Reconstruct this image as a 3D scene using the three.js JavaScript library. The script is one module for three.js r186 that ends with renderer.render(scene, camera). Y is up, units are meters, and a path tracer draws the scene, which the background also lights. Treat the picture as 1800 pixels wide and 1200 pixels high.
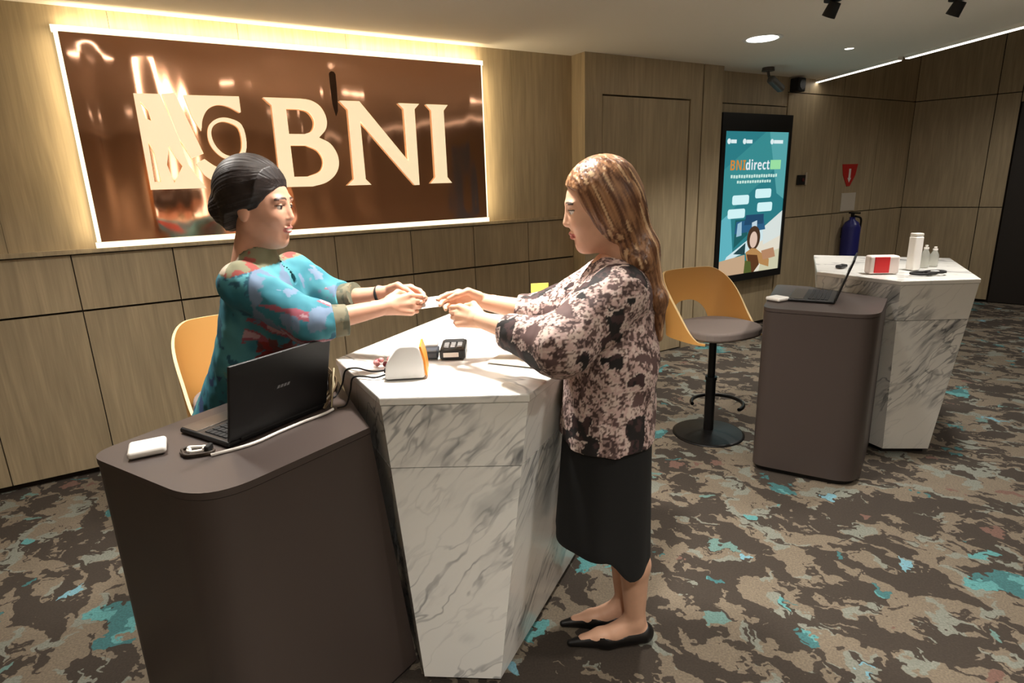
import * as THREE from 'three';
import { RoundedBoxGeometry } from 'three/addons/geometries/RoundedBoxGeometry.js';
import { mergeGeometries, mergeVertices } from 'three/addons/utils/BufferGeometryUtils.js';
import { RectAreaLightUniformsLib } from 'three/addons/lights/RectAreaLightUniformsLib.js';

// ---------------------------------------------------------------- camera, lights, exposure
const scene = new THREE.Scene();
scene.background = new THREE.Color(0x000000);
const camera = new THREE.PerspectiveCamera(59.96, 1.5, 0.05, 60);
camera.position.set(0, 1.55, 0);
camera.rotation.order = 'YXZ';
camera.rotation.set(-14.92 * Math.PI / 180, 0, -1.91 * Math.PI / 180);
scene.add(camera);
const renderer = new THREE.WebGLRenderer({ antialias: true });
renderer.toneMapping = THREE.LinearToneMapping;
renderer.toneMappingExposure = 1.22;
renderer.shadowMap.enabled = true;
RectAreaLightUniformsLib.init();
const LED_POWER = 18, DOWNLIGHT = 10;
const WARM = new THREE.Color().setRGB(1.0, 0.80, 0.50), NEUTRAL = new THREE.Color().setRGB(1.0, 0.945, 0.87);

// ---------------------------------------------------------------- helpers
const V3 = (x, y, z) => new THREE.Vector3(x, y, z);
const lin = (r, g, b) => new THREE.Color().setRGB(r / 255, g / 255, b / 255, THREE.SRGBColorSpace);
function rng(seed) { let a = seed >>> 0; return () => { a = (a + 0x6D2B79F5) >>> 0; let t = a; t = Math.imul(t ^ (t >>> 15), t | 1); t ^= t + Math.imul(t ^ (t >>> 7), t | 61); return ((t ^ (t >>> 14)) >>> 0) / 4294967296; }; }
const clamp = (x, a = 0, b = 1) => x < a ? a : x > b ? b : x;
const sstep = (a, b, x) => { const t = clamp((x - a) / (b - a)); return t * t * (3 - 2 * t); };
const mix = (a, b, t) => a + (b - a) * t;
const PERM = (() => { const r = rng(77), p = Array.from({ length: 256 }, (_, i) => i); for (let i = 255; i > 0; i--) { const j = Math.floor(r() * (i + 1)); [p[i], p[j]] = [p[j], p[i]]; } return p.concat(p); })();
const fade = t => t * t * t * (t * (t * 6 - 15) + 10);
const GX = [1, -1, 1, -1, 0.7, -0.7, 0, 0], GY = [1, 1, -1, -1, 0, 0, 1.2, -1.2];
function noise2(x, y, px = 256, py = px) {      // periodic gradient noise
  const xi = Math.floor(x), yi = Math.floor(y), fx = x - xi, fy = y - yi;
  const x0 = ((xi % px) + px) % px, x1 = (x0 + 1) % px, y0 = ((yi % py) + py) % py, y1 = (y0 + 1) % py;
  const g = (i, j, dx, dy) => { const h = PERM[PERM[i & 255] + (j & 255)] & 7; return GX[h] * dx + GY[h] * dy; };
  const u = fade(fx), v = fade(fy);
  return mix(mix(g(x0, y0, fx, fy), g(x1, y0, fx - 1, fy), u), mix(g(x0, y1, fx, fy - 1), g(x1, y1, fx - 1, fy - 1), u), v);
}
function fbm2(x, y, oct, px = 256, py = px) { let s = 0, a = 0.5; for (let o = 0; o < oct; o++) { s += a * noise2(x + o * 0.0, y, px, py); x *= 2; y *= 2; px *= 2; py *= 2; a *= 0.5; } return s; }
function noise3(x, y, z) {
  const xi = Math.floor(x), yi = Math.floor(y), zi = Math.floor(z), fx = x - xi, fy = y - yi, fz = z - zi;
  const h = (i, j, k) => PERM[(PERM[(PERM[i & 255] + j) & 255] + k) & 255] / 127.5 - 1;
  const u = fade(fx), v = fade(fy), w = fade(fz);
  const l = k => mix(mix(h(xi, yi, k), h(xi + 1, yi, k), u), mix(h(xi, yi + 1, k), h(xi + 1, yi + 1, k), u), v);
  return mix(l(zi), l(zi + 1), w);
}
const fbm3 = (x, y, z) => 0.6 * noise3(x, y, z) + 0.28 * noise3(x * 2.1, y * 2.1, z * 2.1) + 0.14 * noise3(x * 4.3, y * 4.3, z * 4.3);
function dataTex(size, fn, srgb = true) {
  const d = new Uint8Array(size * size * 4);
  for (let j = 0; j < size; j++) for (let i = 0; i < size; i++) { const c = fn(i / size, j / size), k = (j * size + i) * 4; d[k] = clamp(c[0], 0, 255); d[k + 1] = clamp(c[1], 0, 255); d[k + 2] = clamp(c[2], 0, 255); d[k + 3] = 255; }
  const t = new THREE.DataTexture(d, size, size); t.wrapS = t.wrapT = THREE.RepeatWrapping; t.magFilter = THREE.LinearFilter; t.minFilter = THREE.LinearMipmapLinearFilter; t.generateMipmaps = true;
  if (srgb) t.colorSpace = THREE.SRGBColorSpace; t.needsUpdate = true; return t;
}
const mat = (c, o = {}) => new THREE.MeshStandardMaterial(Object.assign({ color: c, roughness: 0.6 }, o));
const phys = (c, o = {}) => new THREE.MeshPhysicalMaterial(Object.assign({ color: c, roughness: 0.6 }, o));
const taken = {};
function numbered(n) { if (!(n in taken)) { taken[n] = 0; return n; } taken[n]++; return n + '_' + String(taken[n]).padStart(3, '0'); }
function shadow(o) { o.traverse(m => { if (m.isMesh) { m.castShadow = true; m.receiveShadow = true; } }); return o; }
function mesh(name, geo, m, parent) { const o = new THREE.Mesh(geo, m); o.name = name; o.castShadow = o.receiveShadow = true; if (parent) parent.add(o); return o; }
function tag(o, label, category, group, kind) { o.userData.label = label; o.userData.category = category; if (group) o.userData.group = group; if (kind) o.userData.kind = kind; return o; }
function thing(name, label, category, pos = [0, 0, 0], turn = 0, group) { const o = new THREE.Group(); o.name = numbered(name); o.position.set(...pos); o.rotation.y = turn; tag(o, label, category, group); scene.add(o); return o; }
function solo(name, geo, m, label, category, pos = [0, 0, 0], turn = 0, group) { const o = mesh(numbered(name), geo, m, scene); o.position.set(...pos); o.rotation.y = turn; return tag(o, label, category, group); }
function struct(name, label, turn = 0) { const o = new THREE.Group(); o.name = name; o.rotation.y = turn; tag(o, label, name.split('_')[0], null, 'structure'); scene.add(o); return o; }
// uv in metres from position and facing (scale = metres per repeat)
function planarUV(g, scale = 1, ox = 0, oy = 0) {
  if (g.index) g = g.toNonIndexed(); 
  const p = g.attributes.position, uv = new Float32Array(p.count * 2), a = V3(), b = V3(), c = V3();
  for (let i = 0; i < p.count; i += 3) {
    a.fromBufferAttribute(p, i); b.fromBufferAttribute(p, i + 1); c.fromBufferAttribute(p, i + 2);
    const n = b.clone().sub(a).cross(c.clone().sub(a)); const ax = Math.abs(n.x), ay = Math.abs(n.y), az = Math.abs(n.z);
    [a, b, c].forEach((q, k) => { let u, v; if (ay > ax && ay > az) { u = q.x; v = q.z; } else if (ax > az) { u = q.z; v = q.y; } else { u = q.x; v = q.y; } uv[(i + k) * 2] = u / scale + ox; uv[(i + k) * 2 + 1] = v / scale + oy; });
  }
  g.setAttribute('uv', new THREE.BufferAttribute(uv, 2)); return g;
}
const box = (w, h, d, x = 0, y = 0, z = 0) => new THREE.BoxGeometry(w, h, d).translate(x, y, z);
const rbox = (w, h, d, r, x = 0, y = 0, z = 0, s = 3) => new RoundedBoxGeometry(w, h, d, s, Math.min(r, w / 2.01, h / 2.01, d / 2.01)).translate(x, y, z);
const span = (x0, x1, y0, y1, z0, z1) => box(x1 - x0, y1 - y0, z1 - z0, (x0 + x1) / 2, (y0 + y1) / 2, (z0 + z1) / 2);
const cyl = (r1, r2, h, x = 0, y = 0, z = 0, seg = 32) => new THREE.CylinderGeometry(r1, r2, h, seg).translate(x, y, z);
const tube = (pts, r, seg = 48, rs = 8) => new THREE.TubeGeometry(new THREE.CatmullRomCurve3(pts.map(p => V3(...p))), seg, r, rs, false);
function shapeOf(pts, holes = []) { const s = new THREE.Shape(pts.map(p => new THREE.Vector2(p[0], p[1]))); for (const h of holes) s.holes.push(new THREE.Path(h.map(p => new THREE.Vector2(p[0], p[1])))); return s; }
const extr = (pts, depth, bevel = 0, holes = []) => new THREE.ExtrudeGeometry(shapeOf(pts, holes), { depth, bevelEnabled: bevel > 0, bevelSize: bevel, bevelThickness: bevel, bevelSegments: 2, curveSegments: 12 });
const flat = g => { g = g.index ? g.toNonIndexed() : g; g.deleteAttribute('normal'); g.computeVertexNormals(); return g; };
// prism between two polygons (same vertex count) given as [x,z] at two heights
function loft(bot, top, y0, y1, smooth = false) {
  const pos = [], n = bot.length, q = (P, i, y) => [P[i % n][0], y, P[i % n][1]];
  const push = (...v) => v.forEach(p => pos.push(...p));
  for (let i = 0; i < n; i++) { const a = q(bot, i, y0), b = q(bot, i + 1, y0), c = q(top, i + 1, y1), d = q(top, i, y1); push(a, b, c, a, c, d); }
  const cap = (P, y, up) => { const tri = THREE.ShapeUtils.triangulateShape(P.map(p => new THREE.Vector2(p[0], p[1])), []); for (const [i, j, k] of tri) { const o = [q(P, i, y), q(P, j, y), q(P, k, y)]; const area = (P[j][0] - P[i][0]) * (P[k][1] - P[i][1]) - (P[k][0] - P[i][0]) * (P[j][1] - P[i][1]); if ((area > 0) === up) push(o[0], o[2], o[1]); else push(...o); } };
  cap(top, y1, true); cap(bot, y0, false);
  let area = 0; for (let i = 0; i < n; i++) area += bot[i][0] * bot[(i + 1) % n][1] - bot[(i + 1) % n][0] * bot[i][1];
  if (area > 0) for (let i = 0; i < n * 18; i += 9) for (let k = 0; k < 3; k++) { const t = pos[i + 3 + k]; pos[i + 3 + k] = pos[i + 6 + k]; pos[i + 6 + k] = t; }
  const g = new THREE.BufferGeometry(); g.setAttribute('position', new THREE.Float32BufferAttribute(pos, 3)); g.computeVertexNormals(); return g;
}
function roundPoly(P, radii, seg = 8) {   // rounded corners
  const out = [], n = P.length;
  for (let i = 0; i < n; i++) {
    const r = radii[i] || 0, p = P[i]; if (!r) { for (let k = 0; k <= seg; k++) if (k === 0) out.push(p); continue; }
    const a = P[(i + n - 1) % n], b = P[(i + 1) % n], la = Math.hypot(a[0] - p[0], a[1] - p[1]), lb = Math.hypot(b[0] - p[0], b[1] - p[1]);
    const A = [p[0] + (a[0] - p[0]) / la * r, p[1] + (a[1] - p[1]) / la * r], B = [p[0] + (b[0] - p[0]) / lb * r, p[1] + (b[1] - p[1]) / lb * r];
    for (let k = 0; k <= seg; k++) { const t = k / seg, u = 1 - t; out.push([u * u * A[0] + 2 * u * t * p[0] + t * t * B[0], u * u * A[1] + 2 * u * t * p[1] + t * t * B[1]]); }
  }
  return out;
}

// ---------------------------------------------------------------- materials
const carpetTex = dataTex(2048, (u, v) => {
  const wx = fbm2(u * 10, v * 10, 3, 10), wy = fbm2(u * 10 + 3.3, v * 10 + 7.1, 3, 10);
  const fx = fbm2(u * 60, v * 60, 3, 60), fy = fbm2(u * 60 + 9.5, v * 60 + 2.5, 3, 60);   // torn edges
  const U = u + wx * 0.045 + fx * 0.02, W = v + wy * 0.045 + fy * 0.02;
  const streak = fbm2((U + W) * 12, (W - U) * 36, 4, 12, 36), blot = fbm2(U * 16 + 1.1, W * 16 + 6.2, 4, 16);
  const n1 = 0.75 * streak + 0.8 * blot, n2 = fbm2(U * 11 + 11.3, W * 11 + 4.7, 4, 11), n3 = fbm2(U * 20 + 2.9, W * 20 + 8.1, 3, 20), n4 = fbm2((U - W) * 18 + 5, (U + W) * 44, 3, 18, 44);
  const pile = 1 + 0.16 * noise2(u * 512, v * 512, 512) + 0.05 * fbm2(u * 40, v * 40, 2, 40);
  let c = n4 < -0.33 ? [107, 97, 84] : [54, 46, 38];
  if (n1 > 0.0) c = n3 > 0.12 ? [114, 116, 106] : [109, 98, 83];
  if (n1 > 0.0 && n4 > 0.27) c = [57, 49, 41];
  if (n2 > 0.27 && n3 > -0.2) c = n3 > 0.06 ? [80, 134, 134] : [54, 98, 100];
  if (n2 < -0.33) c = n3 > 0 ? [104, 146, 158] : [92, 120, 114];
  if (n3 < -0.38) c = [104, 78, 68];
  return [c[0] * pile, c[1] * pile, c[2] * pile];
});
const woodTex = dataTex(1024, (u, v) => {
  const g = fbm2(u * 40 + 0.6 * noise2(u * 6, v * 2, 6, 2), v * 2, 4, 40, 2), fine = noise2(u * 160, v * 6, 160, 6), broad = fbm2(u * 5, v * 1, 2, 5, 1);
  const k = 1 + 0.16 * g + 0.05 * fine + 0.14 * broad;
  return [171 * k, 153 * k, 123 * k];
});
const stoneVeins = (u, v) => {     // grey clouds and broken veins leaning along one diagonal
  const wx = fbm2(u * 5, v * 5, 4, 5), wy = fbm2(u * 5 + 5, v * 5 + 9, 4, 5), d = u + v, e = v - u;
  const m = sstep(-0.05, 0.3, fbm2(u * 3 + 1.7, v * 3 + 4.2, 3, 3)), m2 = sstep(0.0, 0.25, fbm2(u * 4 + 7.7, v * 4 + 1.2, 3, 4));
  const vein = Math.abs(fbm2(d * 2 + wx * 0.5, e * 8 + wy * 0.8, 4, 2, 8)), fineV = Math.abs(fbm2(d * 4 + wy * 0.5, e * 20 + wx * 1.0, 3, 4, 20)), cloud = fbm2(d * 3 + wx * 0.5, e * 14 + wy * 0.9, 4, 3, 14);
  return 1 - 0.34 * sstep(0.045, 0.0, vein) * (0.15 + 0.85 * m2) - 0.36 * m * sstep(0.09, 0.0, fineV) - 0.44 * m * sstep(-0.02, 0.35, cloud);
};
const marbleTex = dataTex(1024, (u, v) => { const k = clamp(stoneVeins(u, v), 0.3, 1), w = 1 - k; return [240 - 205 * w, 239 - 200 * w, 234 - 188 * w]; });
const M = {
  carpet: mat(0xffffff, { map: carpetTex, roughness: 0.95 }),
  wood: mat(0xffffff, { map: woodTex, roughness: 0.5 }),
  groove: mat(lin(40, 32, 22), { roughness: 0.9 }),
  ceiling: mat(lin(238, 230, 216), { roughness: 0.9 }),
  plaster: mat(lin(196, 176, 148), { roughness: 0.9 }),
  marble: phys(0xffffff, { map: marbleTex, roughness: 0.22, clearcoat: 0.25, clearcoatRoughness: 0.15 }),
  brown: mat(lin(70, 60, 56), { roughness: 0.42 }),
  black: mat(lin(22, 22, 23), { roughness: 0.4 }),
  blackMatte: mat(lin(16, 15, 15), { roughness: 0.75 }),
  blackMetal: mat(lin(30, 29, 29), { roughness: 0.35, metalness: 0.6 }),
  white: mat(lin(232, 228, 222), { roughness: 0.4 }),
  grey: mat(lin(120, 118, 116), { roughness: 0.5 }),
  silver: mat(lin(190, 188, 184), { roughness: 0.3, metalness: 0.8 }),
  ply: mat(lin(222, 165, 92), { roughness: 0.45 }),
  plyEdge: mat(lin(236, 205, 150), { roughness: 0.5 }),
  seat: mat(lin(128, 116, 110), { roughness: 0.85 }),
  led: new THREE.MeshStandardMaterial({ color: lin(120, 112, 96), emissive: new THREE.Color().setRGB(1, 0.86, 0.58), emissiveIntensity: 1.45 }),
  ledCool: new THREE.MeshStandardMaterial({ color: 0xffffff, emissive: new THREE.Color().setRGB(1, 0.93, 0.84), emissiveIntensity: 2.2 }),
  lamp: new THREE.MeshStandardMaterial({ color: 0xffffff, emissive: NEUTRAL, emissiveIntensity: 6 }),
  letter: new THREE.MeshStandardMaterial({ color: lin(245, 230, 195), roughness: 0.3, emissive: new THREE.Color().setRGB(1, 0.82, 0.52), emissiveIntensity: 0.62 }),
};
// ---------------------------------------------------------------- room shell (wall frame: x along the sign wall, z out of it)
const TH = 0.5388, CT = Math.cos(TH), ST = Math.sin(TH);
const WP = (s, t, y = 0) => V3(s * CT + t * ST, y, -s * ST + t * CT);
const wxz = (s, t) => { const p = WP(s, t); return [p.x, p.z]; };
const CEIL = 2.48, HIGH = 3.1;
const W1 = wxz(8.1, -3.95), DB = [0.751, 0.66], W2 = [W1[0] + 7.6 * DB[0], W1[1] + 7.6 * DB[1]];
const LEDA = [3.205, -6.86], LEDB = [4.24, 1.22];
{
  const floorPoly = [wxz(-2.6, -4.1), wxz(10.9, -4.1), wxz(10.9, 3.3), wxz(-2.6, 3.3)];
  const f = mesh('floor', planarUV(loft(floorPoly, floorPoly, -0.1, 0), 3.4), M.carpet, scene); tag(f, 'patterned carpet in dark brown, taupe and teal splashes', 'floor', null, 'structure');
  const lowPoly = [wxz(-2.6, -4.1), LEDA, LEDB, wxz(3.0, 3.3), wxz(-2.6, 3.3)];
  const c = struct('ceiling', 'smooth cream ceiling with a lower slab ending at a light slot');
  mesh('low_ceiling', planarUV(loft(lowPoly, lowPoly, CEIL, CEIL + 0.1), 1), M.ceiling, c);
  const off = 0.04, highPoly = [[LEDA[0] - 0.1, LEDA[1]], wxz(10.9, -4.1), wxz(10.9, 3.3), wxz(3.0, 3.3), [LEDB[0] - 0.1, LEDB[1]]];
  mesh('high_ceiling', planarUV(loft(highPoly, highPoly, HIGH, HIGH + 0.1), 1), M.ceiling, c);
  const fas = [[LEDA[0] - 0.1, LEDA[1]], [LEDA[0] - 0.005, LEDA[1]], [LEDB[0] - 0.005, LEDB[1]], [LEDB[0] - 0.1, LEDB[1]]];
  mesh('fascia', planarUV(loft(fas, fas, CEIL + 0.1, HIGH), 1), M.ceiling, c);
}
const wallBack = struct('wall_back', 'wood veneer wall with panelled wainscot behind the lit sign', TH);
{
  const g = wallBack;
  mesh('core', span(-2.6, 8.2, 0, HIGH, -4.09, -3.985), M.groove, g);
  // wainscot: two rows of veneer boards with open joints
  const seams = [-2.5, -1.81, -1.333, -0.853, -0.373, 0.106, 0.57, 1.035, 1.566, 2.06, 2.541, 2.985];
  for (let i = 0; i + 1 < seams.length; i++) {
    const a = seams[i] + 0.003, b = seams[i + 1] - 0.003;
    mesh('lower_panel', planarUV(span(a, b, 0.04, 0.945, -3.985, -3.95), 1.1, i * 0.37, i * 0.21), M.wood, g);
    mesh('upper_panel', planarUV(span(a, b, 0.957, 1.255, -3.985, -3.95), 1.1, i * 0.29 + 0.5, i * 0.43), M.wood, g);
  }
  mesh('ledge', planarUV(span(-2.5, 2.985, 1.262, 1.285, -3.985, -3.93), 1.1), M.wood, g);
  const us = [-2.5, -1.85, -1.24, -0.63, 0.0, 0.62, 1.24, 1.86, 2.44, 2.985];
  for (let i = 0; i + 1 < us.length; i++) mesh('veneer_board', planarUV(span(us[i] + 0.001, us[i + 1] - 0.001, 1.285, CEIL, -3.985, -3.965), 1.1, i * 0.41 + 0.2, i * 0.17), M.wood, g);
  // the stretch with the flush door stands a little forward
  mesh('door_surround', planarUV(span(2.985, 3.155, 0, CEIL, -3.985, -3.80), 1.1, 0.3, 0.1), M.wood, g);
  mesh('door_surround', planarUV(span(3.155, 4.125, 2.195, CEIL, -3.985, -3.80), 1.1, 0.7, 0.4), M.wood, g);
  mesh('door_surround', planarUV(span(4.125, 4.262, 0, CEIL, -3.985, -3.80), 1.1, 0.9, 0.2), M.wood, g);
  mesh('pilaster', planarUV(span(4.278, 4.52, 0, CEIL, -3.985, -3.80), 1.1, 0.15, 0.6), M.wood, g);
  mesh('niche_panel', planarUV(span(4.525, 5.66, 0.04, 2.2, -3.985, -3.96), 1.1, 0.5, 0.3), M.wood, g);
  mesh('niche_panel', planarUV(span(4.525, 5.66, 2.21, CEIL, -3.985, -3.96), 1.1, 0.1, 0.8), M.wood, g);
  const cs = [5.665, 6.61, 7.375, 8.1], rs = [0.03, 1.108, 2.34, HIGH];
  for (let i = 0; i < 3; i++) for (let j = 0; j < 3; j++) mesh('wall_panel', planarUV(span(cs[i] + 0.004, cs[i + 1] - 0.004, rs[j] + 0.005, rs[j + 1] - 0.005, -3.985, -3.95), 1.1, i * 0.33, j * 0.27), M.wood, g);
}
{
  const d = struct('door_1', 'flush wood veneer door beside the woman with long hair', TH);
  mesh('leaf', planarUV(span(3.166, 4.114, 0.012, 2.183, -3.88, -3.808), 1.1, 0.6, 0.9), M.wood, d);
}
const TB = -0.7209;
{
  const g = struct('wall_right', 'dark veneer panelled wall in the far right corner', TB); g.position.set(W1[0], 0, W1[1]);
  mesh('core', span(-0.1, 7.6, 0, HIGH, -0.14, -0.035), M.groove, g);
  const ks = [0.0, 0.77, 0.985], rs = [0.03, 1.108, 2.34, HIGH];
  for (let i = 0; i < 2; i++) for (let j = 0; j < 3; j++) mesh('wall_panel', planarUV(span(ks[i] + 0.004, ks[i + 1] - 0.004, rs[j] + 0.005, rs[j + 1] - 0.005, -0.035, 0), 1.1, i * 0.63, j * 0.47), M.wood, g);
  mesh('wall_panel', planarUV(span(0.99, 2.2, 2.24, HIGH - 0.01, -0.035, 0), 1.1, 0.2, 0.4), M.wood, g);
  const k2 = [2.2, 3.2, 4.2, 5.2, 6.2, 7.3]; for (let i = 0; i + 1 < k2.length; i++) for (let j = 0; j < 3; j++) mesh('wall_panel', planarUV(span(k2[i] + 0.004, k2[i + 1] - 0.004, rs[j] + 0.005, rs[j + 1] - 0.005, -0.035, 0), 1.1, i * 0.23, j * 0.17), M.wood, g);
  const d = struct('door_2', 'near black door leaf at the far right edge', TB); d.position.copy(g.position);
  mesh('leaf', span(1.0, 2.19, 0.01, 2.23, -0.03, -0.004), mat(lin(34, 28, 25), { roughness: 0.5 }), d);
}
{
  const l = struct('wall_left', 'plain plaster side wall', TH); mesh('slab', span(-2.62, -2.5, 0, HIGH, -4.09, 3.3), M.plaster, l);
  const f = struct('wall_front', 'plain plaster wall opposite the sign', TH); mesh('slab', span(-2.62, 10.6, 0, HIGH, 3.2, 3.3), M.plaster, f);
  mesh('veneer_board', planarUV(span(0.1, 0.5, 0.05, CEIL, 3.17, 3.2), 1.1), mat(lin(214, 158, 84), { map: woodTex, roughness: 0.5 }), f);
}

// ---------------------------------------------------------------- ceiling lights
function downlight(x, z, r, power, label, angle = 1.05, y = CEIL) {
  const o = thing('downlight', label, 'ceiling light', [x, y, z], 0, 'recessed ceiling downlights');
  mesh('trim_ring', new THREE.LatheGeometry([[r * 0.86, 0.004], [r * 0.86, -0.004], [r, -0.008], [r * 1.12, -0.004], [r * 1.14, 0]].map(p => new THREE.Vector2(...p)), 40), M.white, o);
  mesh('lens', cyl(r * 0.86, r * 0.86, 0.004, 0, -0.004, 0), M.lamp, o);
  const s = new THREE.SpotLight(NEUTRAL, power, 0, angle, 0.85, 2); s.position.set(0, -0.02, 0); s.target.position.set(0, -2, 0); s.castShadow = true; s.shadow.radius = r * 50; o.add(s); o.add(s.target);
  return o;
}
downlight(1.83, -4.55, 0.12, DOWNLIGHT * 1.3, 'large glowing round downlight above the stool and screen', 0.8);
downlight(2.683, -4.983, 0.035, DOWNLIGHT * 0.5, 'tiny ceiling downlight near the light slot');
downlight(-0.12, -1.95, 0.09, DOWNLIGHT * 2.0, 'downlight above the near marble counter');
downlight(0.75, -2.3, 0.09, DOWNLIGHT * 1.2, 'downlight above the walkway behind the woman with long hair', 0.85);
downlight(-1.5, -2.2, 0.09, DOWNLIGHT * 1.3, 'downlight above the attendant\'s stool');
downlight(2.35, -3.1, 0.09, DOWNLIGHT * 1.1, 'downlight above the far marble counter', 0.8);
downlight(1.4, -0.9, 0.09, DOWNLIGHT * 0.9, 'downlight above the open carpet');
downlight(0.2, 0.5, 0.09, DOWNLIGHT * 2.6, 'downlight above the photographer');
downlight(5.2, -5.3, 0.09, DOWNLIGHT * 0.9, 'high downlight beyond the light slot', 1.2, HIGH);
downlight(5.0, -2.6, 0.09, DOWNLIGHT * 1.0, 'high downlight above the far carpet', 1.2, HIGH);
downlight(1.75, 2.1, 0.09, DOWNLIGHT * 1.2, 'downlight washing the wall opposite the sign');
downlight(2.9, 0.4, 0.09, DOWNLIGHT * 0.8, 'downlight near the entrance side');
{
  const P = t => [LEDA[0] + (LEDB[0] - LEDA[0]) * t, LEDA[1] + (LEDB[1] - LEDA[1]) * t], L = Math.hypot(LEDB[0] - LEDA[0], LEDB[1] - LEDA[1]), turn = Math.atan2(LEDB[0] - LEDA[0], LEDB[1] - LEDA[1]);
  for (const [a, b, lab] of [[0.02, 0.178, 'white linear light along the ceiling edge, far length ending at the dark speaker'], [0.187, 0.98, 'white linear light along the ceiling edge, near length running out of frame']]) {
    const c = P((a + b) / 2), len = (b - a) * L, o = thing('linear_light', lab, 'ceiling light', [c[0], CEIL, c[1]], turn, 'light slot at the ceiling edge');
    mesh('housing', box(0.05, 0.03, len, -0.03, -0.012, 0), M.white, o);
    mesh('diffuser', box(0.036, 0.006, len - 0.01, -0.03, -0.03, 0), M.ledCool, o);
    const r = new THREE.RectAreaLight(new THREE.Color().setRGB(1, 0.93, 0.84), 5, 0.036, len - 0.01); r.position.set(-0.03, -0.036, 0); r.rotation.x = -Math.PI / 2; o.add(r);
  }
}
{
  const o = thing('wall_light', 'tall slim white wall light opposite the sign', 'wall light', [...WP(0.62, 3.2).toArray()], TH + Math.PI);
  mesh('housing', box(0.12, 1.9, 0.04, 0, 1.35, 0.02), M.white, o);
  mesh('diffuser', box(0.10, 1.86, 0.01, 0, 1.35, 0.045), M.ledCool, o);
  const r = new THREE.RectAreaLight(new THREE.Color().setRGB(1, 0.93, 0.84), 2, 0.10, 1.86); r.position.set(0, 1.35, 0.055); r.rotation.y = Math.PI; o.add(r);
}

{
  const A = WP(0.19, -2.95), B = WP(0.72, 3.15), c = A.clone().add(B).multiplyScalar(0.5), len = A.distanceTo(B);
  const o = thing('linear_light', 'long white linear ceiling light running over the near counter', 'ceiling light', [c.x, CEIL, c.z], Math.atan2(B.x - A.x, B.z - A.z));
  mesh('housing', box(0.07, 0.02, len, 0, -0.01, 0), M.white, o); mesh('diffuser', box(0.055, 0.006, len - 0.02, 0, -0.022, 0), M.ledCool, o);
  const r = new THREE.RectAreaLight(new THREE.Color().setRGB(1, 0.9, 0.76), 13, 0.055, len - 0.02); r.position.set(0, -0.028, 0); r.rotation.x = -Math.PI / 2; o.add(r);
  const d = struct('door_3', 'pale blue grey door opposite the sign', TH); mesh('leaf', span(5.35, 5.75, 0.02, 2.3, 3.15, 3.195), mat(lin(130, 160, 200), { roughness: 0.5 }), d);
}

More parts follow.
